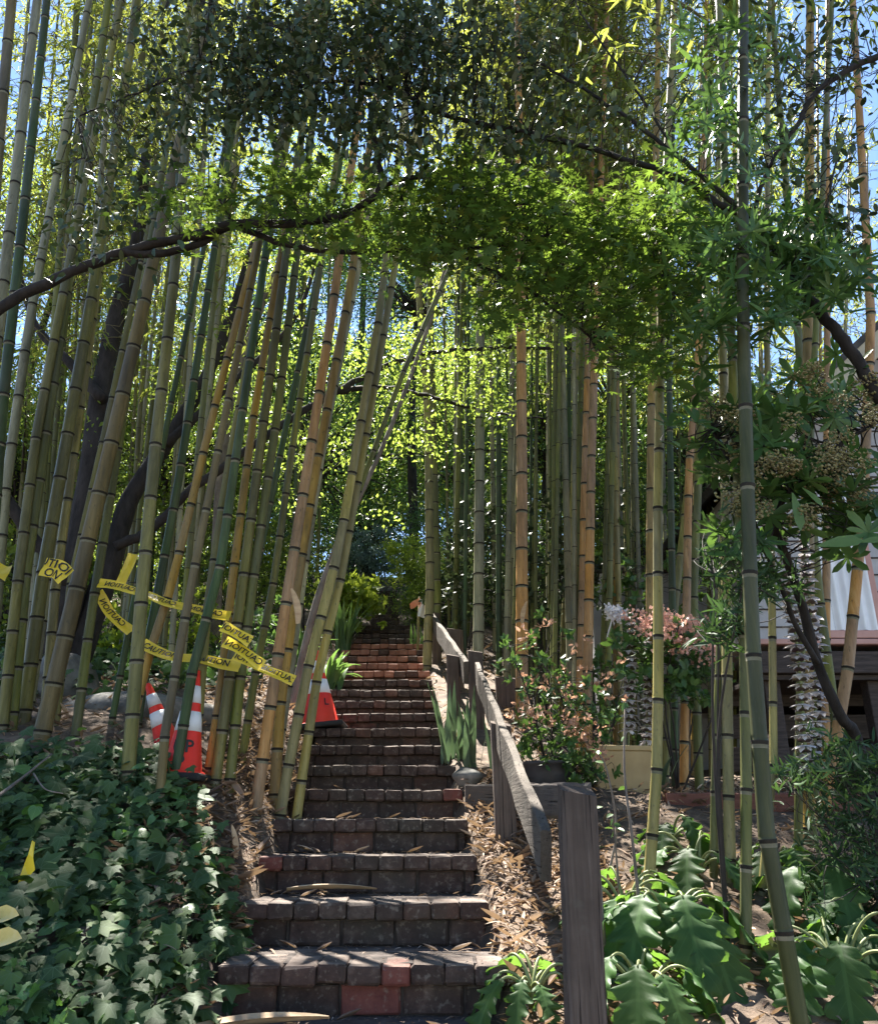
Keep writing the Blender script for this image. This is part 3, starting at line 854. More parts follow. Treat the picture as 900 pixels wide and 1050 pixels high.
RIGHT = [
 ([(820, 1050), (785, 850), (770, 640), (761, 300), (762, 0)], 18, 'b_front', 2.72, 'thickest dark green cane in the right foreground, bowed at its foot', 3.9),
 ([(535, 735), (535, 500), (534, 300), (532, 130)], 13, 'b_orange', 6.3, 'solitary thick orange cane rising right of the handrail', 4.6),
 ([(594, 722), (599, 500), (604, 300), (607, 150)], 8, 'b_orange', 6.9, 'thinner left cane of the bright orange pair beyond the potted shrub', 4.6),
 ([(602, 715), (606, 480), (612, 300), (617, 150)], 10, 'b_orange', 6.7, 'thicker right cane of the bright orange pair beyond the potted shrub', 4.6),
 ([(660, 922), (673, 799), (675, 680), (674, 540), (678, 300), (684, 150)], 11, 'b_lime', None, 'yellow green cane sunlit on its left side in front of the tan planter', 4.6),
 ([(668, 800), (667, 600), (668, 400), (671, 250), (674, 80)], 11, 'b_tan', 5.4, 'tan cane close behind the yellow green cane by the planter', 5),
 ([(729, 900), (733, 780), (738, 660), (744, 500)], 8, 'b_green', None, 'slim green cane rooted in the acanthus, left of a sunlit lime cane', 4.5),
 ([(747, 906), (746, 780), (744, 530), (741, 380), (739, 200)], 11, 'b_lime', None, 'sunlit lime cane with a bright upper stretch above the pink shrub', 4.8),
 ([(761, 988), (765, 800), (762, 620), (752, 400)], 11, 'b_green', None, 'green cane standing directly left of the thickest foreground cane', 4.2),
 ([(776, 918), (793, 780), (791, 580), (786, 350), (787, 100)], 8, 'b_lime', None, 'yellow cane seen right of the thickest foreground cane', 4.7),
 ([(828, 868), (829, 780), (828, 640), (828, 420), (830, 170)], 14, 'b_tan', None, 'stout tan cane behind the white flower spikes at right', 5.2),
 ([(815, 880), (820, 700), (826, 560)], 8, 'b_green', None, 'green cane behind the white flower spikes, left of the stout tan one', 4.6),
 ([(836, 845), (856, 764), (869, 687), (884, 531), (893, 330), (880, 100)], 12, 'b_orange', None, 'golden cane leaning right in front of the grey house window', 5),
 ([(862, 780), (850, 690), (838, 600), (830, 500)], 10, 'b_green', 4.9, 'green cane leaning left below the house window', 4.6),
 ([(701, 790), (704, 609), (706, 480), (716, 370), (723, 90)], 9, 'b_orange', 5.6, 'orange brown cane rising out of the pink flowering shrub', 4.8),
 ([(716, 790), (711, 609), (718, 440), (722, 300)], 9, 'b_green', 5.9, 'green cane right of the orange brown one above the pink shrub', 4.8),
 ([(683, 760), (690, 640), (708, 470), (716, 380)], 8, 'b_olive', 6.2, 'olive cane leaning behind the pink flowering shrub', 4.8),
 ([(846, 800), (848, 400), (848, 130)], 9, 'b_orange', 6.0, 'orange cane in front of the house gable, mostly behind leaves', 5.2),
 ([(632, 740), (632, 400), (632, 30)], 7, 'b_tan', 7.2, 'tan cane right of the bright orange pair', 4.9),
 ([(692, 800), (686, 400), (690, 100)], 8, 'b_dark', 5.8, 'dark green cane behind the tan cane by the planter', 4.9),
 ([(437, 694), (441, 600), (439, 430), (428, 280)], 9, 'b_lime', 8.5, 'pale sunlit cane at the upper end of the upper handrail', 6.0),
 ([(449, 694), (448, 600), (444, 430), (440, 280)], 8, 'b_green', 8.9, 'green cane directly right of the pale one at the top of the upper handrail', 6.0),
 ([(490, 700), (491, 560), (492, 400), (493, 250)], 11, 'b_pale', 7.4, 'thick grey green cane rising behind the paired posts of the handrail', 6.0),
]
for pts, wpx, mat, Y, lab, zf in RIGHT:
    culm(pts, wpx, mat, lab, Y, zf=zf)
# the crowded thicket beyond: many thin canes nothing tells apart
def thicket(n, pxr, Yr, wr, mats, label, group, zf=(3.4, 5.2), seed=1, lean=0.0):
    r = random.Random(seed); done = 0
    while done < n:
        px = r.uniform(*pxr); Y = r.uniform(*Yr)
        p = P(px, 640, Y)
        if abs(p.x - cxs(min(Y, 17))) < .62 + .02 * Y: 
            continue
        wd = r.uniform(*wr) * F_PX / (Y * 1.0)
        tp = px + r.uniform(-14, 14) + lean
        culm([(px, 660), (px + (tp - px) * .4, 460), (tp, 200)], wd, r.choice(mats), label, Y, group, zf=r.uniform(*zf), nf=1, sp0=.27, far=True, ztop=gz(p.x, Y) + r.uniform(9, 11.5))
        done += 1
thicket(62, (432, 665), (6.9, 11.5), (.035, .065), ['b_green', 'b_pale', 'b_olive', 'b_pale', 'b_green', 'b_lime', 'b_dark'], 'thin green grey cane in the crowded thicket behind the handrail posts', 'canes of the thicket behind the handrail', seed=3, zf=(4.6, 6.4))
thicket(22, (670, 900), (7.8, 14), (.04, .065), ['b_green', 'b_olive', 'b_pale', 'b_tan'], 'distant cane in the thicket between the pink shrub and the house', 'canes of the thicket beside the house', seed=5, zf=(4.2, 6))
thicket(20, (40, 350), (8.5, 14), (.04, .06), ['b_green', 'b_olive', 'b_dark', 'b_pale'], 'distant cane among the trees behind the taped bamboo clump', 'canes behind the taped clump', seed=8, lean=30)

thicket(26, (-110, 200), (6.0, 9.5), (.04, .06), ['b_pale', 'b_olive', 'b_green'], 'slim cane behind the sturdy canes of the left edge', 'slim canes behind the left edge clump', zf=(2.6, 4.2), seed=21, lean=40)

# ------------------------------------------------------------------ trees
def bez(pts, n=24):
    """smooth curve through points (Catmull-Rom)"""
    p = np.array([tuple(q) for q in pts], float)
    if len(p) < 3:
        return p[0] + (p[-1] - p[0]) * np.linspace(0, 1, n)[:, None]
    q = np.vstack([2 * p[0] - p[1], p, 2 * p[-1] - p[-2]])
    out = []
    m = len(p) - 1; k = max(2, n // m)
    for i in range(m):
        a, b_, c, d = q[i:i + 4]
        for t in np.linspace(0, 1, k, endpoint=False):
            out.append(.5 * (2 * b_ + (c - a) * t + (2 * a - 5 * b_ + 4 * c - d) * t * t + (3 * b_ - a - 3 * c + d) * t ** 3))
    out.append(p[-1])
    return np.array(out)
def limb(b, pts, r0, r1, sides=8, mat=0, n=24, wob=.0):
    c = bez(pts, n)
    if wob: c = c + NR.normal(0, wob, c.shape)
    b.tube(c, np.linspace(r0, r1, len(c)) * (1 + NR.normal(0, .04, len(c))), sides, mat)
    return c
def pxs(pts, Y0, Y1_=None):
    Y1_ = Y0 if Y1_ is None else Y1_
    n = len(pts)
    return [P(x, y, Y0 + (Y1_ - Y0) * i / max(1, n - 1)) for i, (x, y) in enumerate(pts)]
LEAF2 = lance(.55)
def crown_cloud(seed, R, clumps, per, size, mat, flat=.8, tw=True):
    r = np.random.default_rng(seed)
    b = MB()
    d = norm(r.normal(0, 1, (clumps, 3))); q = r.random(clumps) ** .45
    c = d * q[:, None] * np.array([R, R, R * flat])
    pos = []; 
    for k in range(clumps):
        s = R * r.uniform(.08, .17)
        pos.append(c[k] + r.normal(0, 1, (per, 3)) * np.array([s, s, s * .6]))
        if tw:
            pts = np.array([[0, 0, -R * flat * .6], c[k] * .45 + np.array([0, 0, -R * .15]), c[k]])
            b.tube(bez(pts, 6), np.linspace(.035 * R / 2.5, .006, 7)[:len(bez(pts, 6))], 4, 1, cap=False)
    pos = np.concatenate(pos); n = len(pos)
    b.scatter(LEAF2, pos, frames(r.normal(0, 1, (n, 3)) + np.array([0, 0, -.35]), r.normal(0, .6, (n, 3)) + np.array([0, 0, .9])), size * r.uniform(.6, 1.3, n), 0, np.clip(r.normal(.5, .25, n), 0, 1))
    return b.mesh('crown', [mat, M['thintwig']])
TC = [crown_cloud(300 + i, 2.4, 85, 190, .072, M['treeleaf']) for i in range(3)]
TD = [crown_cloud(320 + i, 2.4, 85, 190, .072, M['glossleaf']) for i in range(2)]
TF = [crown_cloud(330 + i, 4.5, 110, 190, .15, M['treeleaf']) for i in range(2)]
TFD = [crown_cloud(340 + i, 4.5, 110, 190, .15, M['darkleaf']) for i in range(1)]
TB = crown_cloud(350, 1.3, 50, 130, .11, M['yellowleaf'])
TBL = crown_cloud(351, 1.3, 60, 90, .11, M['blueleaf'], 1.1)
def bg_tree(px, py, Y, me, label, sc=1.0, trunk='bark', group=None, lean=0.2):
    c = P(px, py, Y)
    bx, by = c.x + RNG.uniform(-lean, lean), c.y + RNG.uniform(-lean, lean)
    base = Vector((bx, by, gz(bx, by)))
    root = thing('broadleaf_tree', label, 'tree', tuple(base), group)
    b = MB()
    mid = (base + c) / 2 + Vector((RNG.uniform(-.2, .2), RNG.uniform(-.2, .2), 0))
    limb(b, [base - Vector((0, 0, .2)), mid, c], .13 * sc, .05 * sc, 8)
    b.build('trunk', M[trunk], root)
    share('crown', me, root, tuple(c - base), (0, 0, RNG.uniform(0, 6.28)), sc)
bg_tree(30, 470, 9.5, TC[0], 'pale green leafy tree showing between the sturdy left canes', .8)
bg_tree(175, 440, 10.5, TC[1], 'leafy tree filling the gap above the leaning striped cone', .8)
bg_tree(190, 480, 12, TC[2], 'sunlit tree behind the doubled caution tape canes', .7)
bg_tree(315, 430, 18, TD[0], 'green tree behind the orange brown twin canes', 1.5)
bg_tree(385, 450, 23, TC[0], 'leafy tree above the top of the steps', 1.5)
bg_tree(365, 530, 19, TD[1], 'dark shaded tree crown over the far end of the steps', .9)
bg_tree(480, 450, 22, TC[1], 'light green tree behind the thicket left of the solitary orange cane', 1.5)
bg_tree(560, 430, 15, TD[0], 'green tree between the solitary orange cane and the orange pair', 1.0)
bg_tree(640, 400, 14, TC[2], 'light leafy tree right of the bright orange pair', 1.0)
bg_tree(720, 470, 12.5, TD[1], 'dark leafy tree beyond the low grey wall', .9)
bg_tree(70, 250, 11, TC[2], 'tall tree crown above the left maple limb', .8)
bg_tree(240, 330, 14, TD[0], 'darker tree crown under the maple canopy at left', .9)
bg_tree(520, 300, 20, TC[0], 'distant tree crown lit yellow behind the maple canopy', 1.1)
bg_tree(610, 230, 19, TC[1], 'distant bright crown above the orange pair', 1.0)
bg_tree(310, 230, 18, TC[1], 'distant bright crown seen through the canopy at left of centre', 1.0)
for i, (px, py, Y) in enumerate([(-40, 480, 22), (120, 500, 26), (260, 480, 24), (380, 490, 30), (500, 480, 27), (610, 470, 25), (730, 480, 24), (850, 500, 26), (960, 470, 23), (430, 400, 34), (300, 400, 34), (560, 380, 34)]):
    bg_tree(px, py, Y, (TF[i % 2] if i % 3 else TFD[0]), 'far tree closing the view at the top of the wooded slope', 1.0, group='far trees on the wooded slope', lean=.6)
for i, (px, py, Y, sc) in enumerate([(-10, 570, 14, .75), (90, 575, 15, .8), (190, 570, 16, .8), (290, 575, 15, .7), (470, 575, 15, .75), (530, 570, 16, .8), (600, 575, 14, .75), (680, 560, 15, .9), (520, 600, 12, .5), (60, 610, 12, .5), (240, 600, 12.5, .5), (470, 610, 12, .4)]):
    bg_tree(px, py, Y, (TC + TD)[i % 5], 'bushy undergrowth tree at the foot of the far trees', sc, group='undergrowth trees on the slope', lean=.1)
bg_tree(430, 285, 17, TD[0], 'mid green tree crown closing the gap high above the steps', 1.0)
bg_tree(375, 240, 21, TD[1], 'far green crown high behind the straw coloured twin canes', 1.3)
# bright and bluish growth by the top of the steps
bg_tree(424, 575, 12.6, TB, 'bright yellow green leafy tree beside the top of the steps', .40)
bg_tree(378, 572, 14.5, TBL, 'blue green feathery tree behind the top of the steps', .46)

def old_tree():
    base = hit(38, 742); Y = base.y + 1.6
    base = P(38, 742, Y); base.z = gz(base.x, Y)
    root = thing('old_tree', 'old dark forked tree with leaning limbs standing behind the left bamboo', 'tree', tuple(base))
    b = MB()
    s = depth(base) / F_PX
    limb(b, [base - Vector((0, 0, .2))] + pxs([(48, 690), (72, 600), (92, 500), (103, 410), (118, 330), (140, 250), (150, 160)], Y, Y + .4), 20 * s, 7 * s, 10, 0, 40)
    limb(b, pxs([(70, 700), (98, 620), (118, 560), (134, 510), (170, 455), (212, 385), (238, 320), (262, 240)], Y + .1, Y + .8), 15 * s, 5 * s, 9, 0, 40)
    limb(b, pxs([(72, 600), (40, 560), (12, 520), (-20, 470)], Y, Y - .3), 9 * s, 5 * s, 8, 0, 20)
    limb(b, pxs([(106, 410), (70, 370), (35, 330), (15, 260)], Y, Y + .4), 7 * s, 3 * s, 8, 0, 20)
    limb(b, pxs([(170, 455), (230, 400), (300, 330), (330, 250)], Y + .4, Y + 1), 6 * s, 2 * s, 7, 0, 24)
    limb(b, pxs([(118, 560), (150, 545), (200, 500), (262, 455), (300, 428), (345, 402), (375, 385), (405, 371), (440, 362), (500, 357), (560, 357), (592, 358)], Y + .1, Y + 1.2), 6 * s, 2 * s, 7, 0, 48, .006)
    limb(b, pxs([(345, 402), (392, 397), (422, 402), (470, 415), (506, 423), (560, 430)], Y + .9, Y + 1.4), 4 * s, 1.2 * s, 6, 0, 30, .006)
    tr = b.build('trunk', M['bark'], root)
    b = MB(); pos = []; 
    for px, py, q, n in ((150, 400, .5, 260), (60, 420, .5, 200), (240, 330, .5, 260), (330, 300, .6, 260), (440, 345, .5, 380), (520, 350, .45, 300), (470, 405, .4, 260), (400, 420, .5, 260), (590, 350, .4, 200), (120, 200, .6, 260), (250, 430, .5, 260), (380, 350, .5, 240), (10, 330, .5, 180), (330, 470, .45, 200)):
        c = np.array(P(px, py, Y + .6))
        for _ in range(max(3, n // 32)):
            e = c + NR.normal(0, 1, 3) * np.array([q, q, q * .5])
            pos.append(e + NR.normal(0, 1, (68, 3)) * np.array([.16, .16, .08]))
    pos = np.concatenate(pos); n = len(pos)
    b.scatter(LEAF2, pos, frames(rvec(n) + np.array([0, 0, -.3]), rvec(n, .5) + np.array([0, 0, 1])), NR.uniform(.028, .062, n))
    b.build('crown', M['treeleaf'], root)
old_tree()
def mid_trunk(px, pts, Y, wpx, label, mat='greybark'):
    base = P(pts[0][0], pts[0][1], Y); base.z = gz(base.x, Y)
    root = thing('slender_tree', label, 'tree', tuple(base))
    b = MB(); s = depth(base) / F_PX
    c = limb(b, [base - Vector((0, 0, .2))] + pxs(pts[1:], Y, Y + .3), wpx / 2 * s, wpx / 4 * s, 8, 0, 24)
    b.build('trunk', M[mat], root)
    b = MB()
    pos = c[-8:][NR.integers(0, 8, 500)] + NR.normal(0, .45, (500, 3))
    b.scatter(LEAF2, pos, frames(rvec(500), rvec(500, .5) + np.array([0, 0, 1])), NR.uniform(.03, .065, 500))
    b.build('crown', M['treeleaf'], root)
mid_trunk(0, [(298, 690), (318, 640), (345, 560), (400, 440), (450, 300), (470, 200)], 6.6, 8, 'thin pale barked tree leaning right behind the cone by the steps')
mid_trunk(0, [(230, 560), (232, 430), (262, 330), (290, 260)], 8.5, 14, 'slim grey trunk curving right behind the greenish canes')

def leafcloud(spec, Y, spread_y=.35):
    """positions around photograph spots (px, py, half-width px, half-height px, count) at about distance Y"""
    out = []
    for px, py, hx, hy, n in spec:
        for _ in range(n):
            a, c = RNG.gauss(0, .55), RNG.gauss(0, .55)
            out.append(tuple(P(px + a * hx, py + c * hy, Y + RNG.uniform(-spread_y, spread_y))))
    return np.array(out)
def twigs(b, branch, spots, r=.004, mat=0):
    for q in spots:
        i = np.argmin(((branch - q) ** 2).sum(1)); a = branch[i]
        if np.linalg.norm(a - q) > .55: continue
        m = (a + q) / 2 + NR.normal(0, .04, 3)
        b.tube(bez([a, m, q], 6), np.linspace(r, .0012, len(bez([a, m, q], 6))), 4, mat, cap=False)

def maple():
    Y = 3.25
    base = Vector((-3.0, 3.3, gz(-3.0, 3.3)))
    root = thing('maple_tree', 'maple with dark arching limbs whose star shaped leaves span the view under the bamboo', 'tree', tuple(base))
    b = MB(); br = []
    e = P(-40, 345, Y)
    limb(b, [base - Vector((0, 0, .2)), base + Vector((.1, 0, 1.2)), base + Vector((.3, -.02, 2.2)), e], .12, .035, 9, 0, 24)
    s = depth(e) / F_PX
    br.append(limb(b, [e] + pxs([(0, 316), (60, 285), (130, 258), (200, 240), (245, 229), (300, 229), (345, 222), (372, 209), (390, 192), (388, 165), (384, 140)], Y, Y), 6.2 * s, 3.2 * s, 8, 0, 60, .003))
    br.append(limb(b, pxs([(130, 259), (165, 260), (205, 250), (240, 232), (290, 250), (340, 258), (400, 257), (455, 258), (520, 285), (560, 310), (605, 345)], Y, Y + .2), 4.5 * s, 1.5 * s, 7, 0, 50, .003))
    br.append(limb(b, pxs([(390, 190), (440, 180), (500, 200), (560, 215), (640, 235), (710, 260)], Y, Y + .25), 3 * s, 1 * s, 6, 0, 30, .004))
    br.append(limb(b, pxs([(455, 258), (520, 250), (590, 240), (650, 250), (690, 300)], Y + .1, Y + .2), 2.5 * s, 1 * s, 6, 0, 30, .004))
    br.append(limb(b, pxs([(240, 232), (230, 215), (215, 190)], Y, Y - .1), 2 * s, 1 * s, 6, 0, 12, .004))
    br.append(limb(b, pxs([(388, 165), (400, 140), (402, 135)], Y, Y), 2 * s, 1 * s, 6, 0, 8, .004))
    branch = np.concatenate(br)
    spec = [(200, 205, 70, 30, 150), (285, 185, 60, 40, 180), (270, 215, 90, 30, 150), (350, 240, 60, 25, 150), (440, 225, 70, 45, 330), (520, 215, 70, 45, 330), (600, 230, 70, 40, 300), (670, 245, 60, 45, 260), (560, 275, 80, 28, 220), (640, 330, 45, 40, 170), (670, 370, 45, 25, 100), (510, 322, 35, 22, 90), (440, 262, 30, 14, 60), (480, 180, 60, 30, 150), (370, 190, 50, 30, 90), (700, 200, 50, 40, 120), (590, 300, 50, 30, 120), (700, 300, 40, 30, 90)]
    spec = [(a, c, d, e, int(q * (1.2 if a < 400 else 2.1))) for a, c, d, e, q in spec]
    pos = leafcloud(spec, Y + .1, .5); n = len(pos)
    twigs(b, branch, pos[::7], .003)
    b.build('trunk', M['bark'], root)
    m = MB()
    nr = rvec(n, .38) + np.array([0, -.25, 1.0])
    ax = rvec(n, 1) * np.array([1, 1, .35]) + np.array([0, -.1, -.35])
    m.scatter(MAPLE, pos, frames(ax, nr), NR.uniform(.028, .066, n))
    m.build('crown', M['maple'], root)
maple()

def overhang():
    Y = 3.0
    base = Vector((3.1, 3.2, gz(3.1, 3.2)))
    root = thing('overhanging_tree', 'dark leaved tree reaching in from the right, long limbs crossing the top of the view', 'tree', tuple(base))
    b = MB(); br = []
    s = 3.0 / F_PX
    e = P(905, 412, Y)
    limb(b, [base - Vector((0, 0, .2)), base + Vector((-.1, -.1, 1.2)), e + Vector((.35, 0, -.3)), e], .10, .03, 9, 0, 24)
    br.append(limb(b, [e] + pxs([(870, 357), (842, 320), (812, 288), (795, 255), (775, 225), (742, 212), (700, 184), (640, 163), (560, 140), (455, 117), (405, 92), (330, 84), (265, 102)], Y, Y + .1), 7.5 * s, 1.8 * s, 8, 0, 80, .003))
    br.append(limb(b, pxs([(770, 222), (745, 202), (700, 165), (640, 118), (590, 86), (540, 60), (430, 42)], Y, Y + .2), 4 * s, 1.4 * s, 7, 0, 40, .003))
    br.append(limb(b, pxs([(925, 50), (900, 58), (868, 72), (834, 97), (816, 130), (797, 155), (782, 185), (772, 222)], Y - .1, Y), 5 * s, 2.5 * s, 7, 0, 40, .002))
    br.append(limb(b, pxs([(835, 300), (830, 270), (850, 200), (860, 150)], Y, Y), 3 * s, 1.2 * s, 6, 0, 20, .003))
    br.append(limb(b, pxs([(700, 165), (640, 75), (600, 20), (580, -20)], Y + .1, Y + .2), 2 * s, 1 * s, 6, 0, 20, .003))
    br.append(limb(b, pxs([(330, 84), (240, 60), (150, 90), (80, 120)], Y + .1, Y), 2.2 * s, 1 * s, 6, 0, 24, .004))
    br.append(limb(b, pxs([(405, 92), (320, 40), (230, 10), (170, -20)], Y + .1, Y + .1), 2.2 * s, 1 * s, 6, 0, 24, .004))
    branch = np.concatenate(br)
    spec = [(215, 75, 80, 50, 300), (300, 60, 80, 55, 520), (390, 55, 80, 50, 520), (460, 70, 70, 55, 380), (350, 120, 90, 30, 300), (240, 20, 90, 40, 260), (420, 10, 110, 30, 330), (130, 120, 60, 60, 110), (100, 230, 60, 60, 90), (200, 130, 60, 40, 130), (560, 90, 60, 45, 170), (520, 150, 60, 40, 150), (620, 120, 50, 50, 90), (400, 150, 60, 40, 140), (130, 190, 60, 60, 60), (270, 110, 60, 30, 160), (540, 30, 60, 30, 110)]
    spec = [(a, c, d, e, int(q * 2.0)) for a, c, d, e, q in spec]
    pos = leafcloud(spec, Y, .4); n = len(pos)
    small = leafcloud([(700, 60, 70, 70, 130), (790, 70, 60, 60, 170), (860, 60, 50, 60, 150), (850, 160, 50, 50, 110), (760, 150, 50, 50, 110), (810, 220, 60, 40, 120), (870, 230, 30, 40, 60)], Y, .35)
    twigs(b, branch, np.concatenate([pos[::8], small[::5]]), .0028)
    b.build('trunk', M['bark'], root)
    m = MB()
    m.scatter(OVATE, pos, frames(rvec(n) + np.array([0, -.2, -.6]), rvec(n, .5) + np.array([0, -.4, .9])), NR.uniform(.026, .06, n))
    q = len(small)
    m.scatter(OVATE, small, frames(rvec(q) + np.array([0, 0, -.5]), rvec(q, .6) + np.array([0, -.3, .8])), NR.uniform(.03, .06, q), 1)
    # pale withered flower heads among the upper left leaves
    fl = leafcloud([(300, 50, 90, 40, 14), (400, 50, 90, 40, 16), (520, 60, 60, 60, 7), (240, 90, 60, 30, 6)], Y - .12, .15)
    p2 = np.repeat(fl, 40, 0) + NR.normal(0, .022, (len(fl) * 40, 3))
    m.scatter(OVATE, p2, frames(rvec(len(p2)), rvec(len(p2))), NR.uniform(.008, .014, len(p2)), 2)
    m.build('crown', [M['darkleaf'], M['darkleaf'], M['seed']], root)
    # whorled lance leaves hanging around the limb at right
    wl = MB()
    c = leafcloud([(800, 265, 80, 45, 60), (850, 280, 50, 40, 34), (740, 250, 50, 50, 32), (770, 150, 45, 60, 26), (800, 310, 60, 40, 34), (735, 320, 40, 40, 18), (720, 90, 40, 70, 20), (760, 30, 40, 40, 14)], Y - .1, .3)
    for q in c:
        k = RNG.randint(6, 9); ax = norm(NR.normal(0, .6, 3) + np.array([0, -.2, .3]))
        f = frames(ax[None], norm(NR.normal(0, 1, (1, 3))))[0]
        th = np.linspace(0, 6.28, k, endpoint=False) + RNG.random()
        d = (np.cos(th)[:, None] * f[:, 0] + np.sin(th)[:, None] * f[:, 2]) + ax * NR.uniform(.1, .7, k)[:, None]
        wl.scatter(NARROW, np.repeat(q[None], k, 0), frames(d, np.repeat(ax[None], k, 0)), NR.uniform(.07, .13, k))
    wl.build('leaf_whorls', M['glossleaf'], root)
overhang()

def beads(b, c, n, R, size, mat):
    oc = tpl([(1, 0, 0), (0, 1, 0), (-1, 0, 0), (0, -1, 0), (0, 0, 1), (0, 0, -1)], [(0, 1, 4), (1, 2, 4), (2, 3, 4), (3, 0, 4), (1, 0, 5), (2, 1, 5), (3, 2, 5), (0, 3, 5)])
    d = norm(NR.normal(0, 1, (n, 3))) * (NR.random((n, 1)) ** .4) * R
    d[:, 2] *= .7
    b.scatter(oc, c + d, np.repeat(np.eye(3)[None], n, 0), NR.uniform(.6, 1.2, n) * size, mat)

def seed_shrub():
    Y = 3.9
    base = P(886, 775, Y); base.z = gz(base.x, Y)
    root = thing('seed_headed_shrub', 'shrub on a dark leaning stem with broad leaves and drooping brown seed clusters at right', 'shrub', tuple(base))
    b = MB(); s = depth(base) / F_PX
    Yt = 3.1
    br = [limb(b, [base - Vector((0, 0, .1))] + pxs([(880, 765), (862, 735), (838, 680), (822, 620), (805, 570), (790, 530), (785, 480)], Y, Yt), 7 * s, 3.5 * s, 8, 0, 40),
          limb(b, pxs([(838, 680), (815, 640), (800, 600), (782, 560), (760, 500), (730, 440)], Y - .3, Yt), 3.2 * s, 1.6 * s, 7, 0, 30),
          limb(b, pxs([(790, 530), (830, 480), (870, 450), (905, 430)], Yt, Yt), 3 * s, 1.5 * s, 7, 0, 20)]
    branch = np.concatenate(br)
    heads = leafcloud([(745, 425, 40, 22, 7), (800, 470, 45, 30, 12), (850, 440, 45, 35, 12), (880, 490, 35, 40, 10), (810, 510, 60, 25, 12), (760, 490, 30, 30, 6), (830, 400, 30, 20, 5), (880, 420, 25, 25, 5)], Yt - .05, .22)
    whorl = leafcloud([(800, 420, 45, 30, 22), (760, 470, 50, 40, 22), (860, 400, 40, 30, 12), (820, 500, 70, 35, 30), (880, 530, 30, 40, 16), (730, 430, 40, 30, 12), (850, 470, 50, 40, 22), (780, 540, 40, 25, 12), (860, 545, 30, 20, 8)], Yt + .05, .25)
    twigs(b, branch, np.concatenate([heads, whorl]), .004)
    b.build('stem', M['bark'], root)
    m = MB()
    for q in whorl:
        k = RNG.randint(6, 9); ax = norm(NR.normal(0, .5, 3) + np.array([0, -.35, .45]))
        f = frames(ax[None], norm(NR.normal(0, 1, (1, 3))))[0]
        th = np.linspace(0, 6.28, k, endpoint=False) + RNG.random()
        d = (np.cos(th)[:, None] * f[:, 0] + np.sin(th)[:, None] * f[:, 2]) + ax * NR.uniform(.1, .6, k)[:, None]
        m.scatter(OBLONG, np.repeat(q[None], k, 0), frames(d, np.repeat(ax[None], k, 0)), NR.uniform(.07, .12, k))
    for px, py, px2, py2 in ((812, 505, 822, 537), (822, 500, 842, 515), (838, 560, 880, 552), (880, 556, 905, 552)):
        a = P(px, py, Yt - .2); e = P(px2, py2, Yt - .22); L = (e - a).length
        m.scatter(OBLONG, [tuple(a)], frames(np.array([tuple(e - a)]), np.array([[.2, -1, .3]])), [L * 1.15], 0, rnd=.95)
    m.build('leaves', M['glossleaf'], root)
    m = MB()
    for q in heads:
        beads(m, q, 90, RNG.uniform(.045, .075), .0062, 0)
    m.build('seed_heads', M['seed'], root)
seed_shrub()
def fine_shrub(name, label, base, spots, size, mat, tplt=NARROW, stemr=.008, up=.2, Yd=.25, per=8, cat='shrub', Y=None, outward=True):
    root = thing(name, label, cat, tuple(base))
    Y = Y or base[1]
    c = leafcloud(spots, Y, Yd)
    b = MB()
    n = max(3, len(c) // 30)
    hubs = c[NR.choice(len(c), n, replace=False)]
    br = []
    for h in hubs:
        m = np.array(base) * .5 + h * .5 + NR.normal(0, .05, 3) + np.array([0, 0, .08])
        q = bez([np.array(base), m, h], 10); br.append(q)
        b.tube(q, np.linspace(stemr, .003, len(q)), 5, 0, cap=False)
    twigs(b, np.concatenate(br), c, .002)
    b.build('stem', M['thintwig'], root)
    m = MB()
    for q in c:
        ax = norm(NR.normal(0, .7, 3) + np.array([0, -.25, up]))
        f = frames(ax[None], norm(NR.normal(0, 1, (1, 3))))[0]
        t = NR.random(per); th = np.arange(per) * 2.4 + RNG.random() * 6
        d = (np.cos(th)[:, None] * f[:, 0] + np.sin(th)[:, None] * f[:, 2]) + ax * NR.uniform(.4, 1.1, per)[:, None]
        pos = q + ax * ((t - .5) * size * 1.2)[:, None]
        m.scatter(tplt, pos, frames(d, np.repeat(ax[None], per, 0) + rvec(per, .2)), NR.uniform(.7, 1.2, per) * size)
    return root, c, m
g = hit(905, 955)
r_, c_, m_ = fine_shrub('fine_leaved_shrub', 'dark fine leaved shrub spreading over the lower right edge', Vector((g.x + .15, g.y, g.z)), [(870, 780, 50, 30, 50), (885, 840, 40, 40, 60), (830, 800, 35, 20, 18), (895, 900, 25, 30, 30), (850, 870, 30, 40, 18), (840, 930, 25, 25, 8)], .062, 'needle', NARROW, per=9)
m_.build('leaves', M['needle'], r_)
g = hit(752, 985)
r_, c_, m_ = fine_shrub('fine_leaved_shrub', 'dark narrow leaved sprays climbing beside the thickest foreground cane', g + Vector((0, .05, 0)), [(765, 600, 28, 40, 30), (748, 640, 20, 30, 14), (750, 560, 30, 30, 22), (735, 650, 15, 20, 8), (790, 590, 25, 30, 14)], .07, 'needle', NARROW, Y=3.15, per=9)
m_.build('leaves', M['needle'], r_)

# ------------------------------------------------------------------ shrubs, pots and flowers
def bush(name, label, px, py, Y, spots, size, mat, tplt=OVATE, cat='shrub', per=7, Yd=.3):
    b0 = P(px, py, Y); b0.z = gz(b0.x, Y)
    r, c, m = fine_shrub(name, label, b0, spots, size, mat, tplt, Y=Y, per=per, Yd=Yd, cat=cat)
    m.build('leaves', M[mat], r)
    return r, c
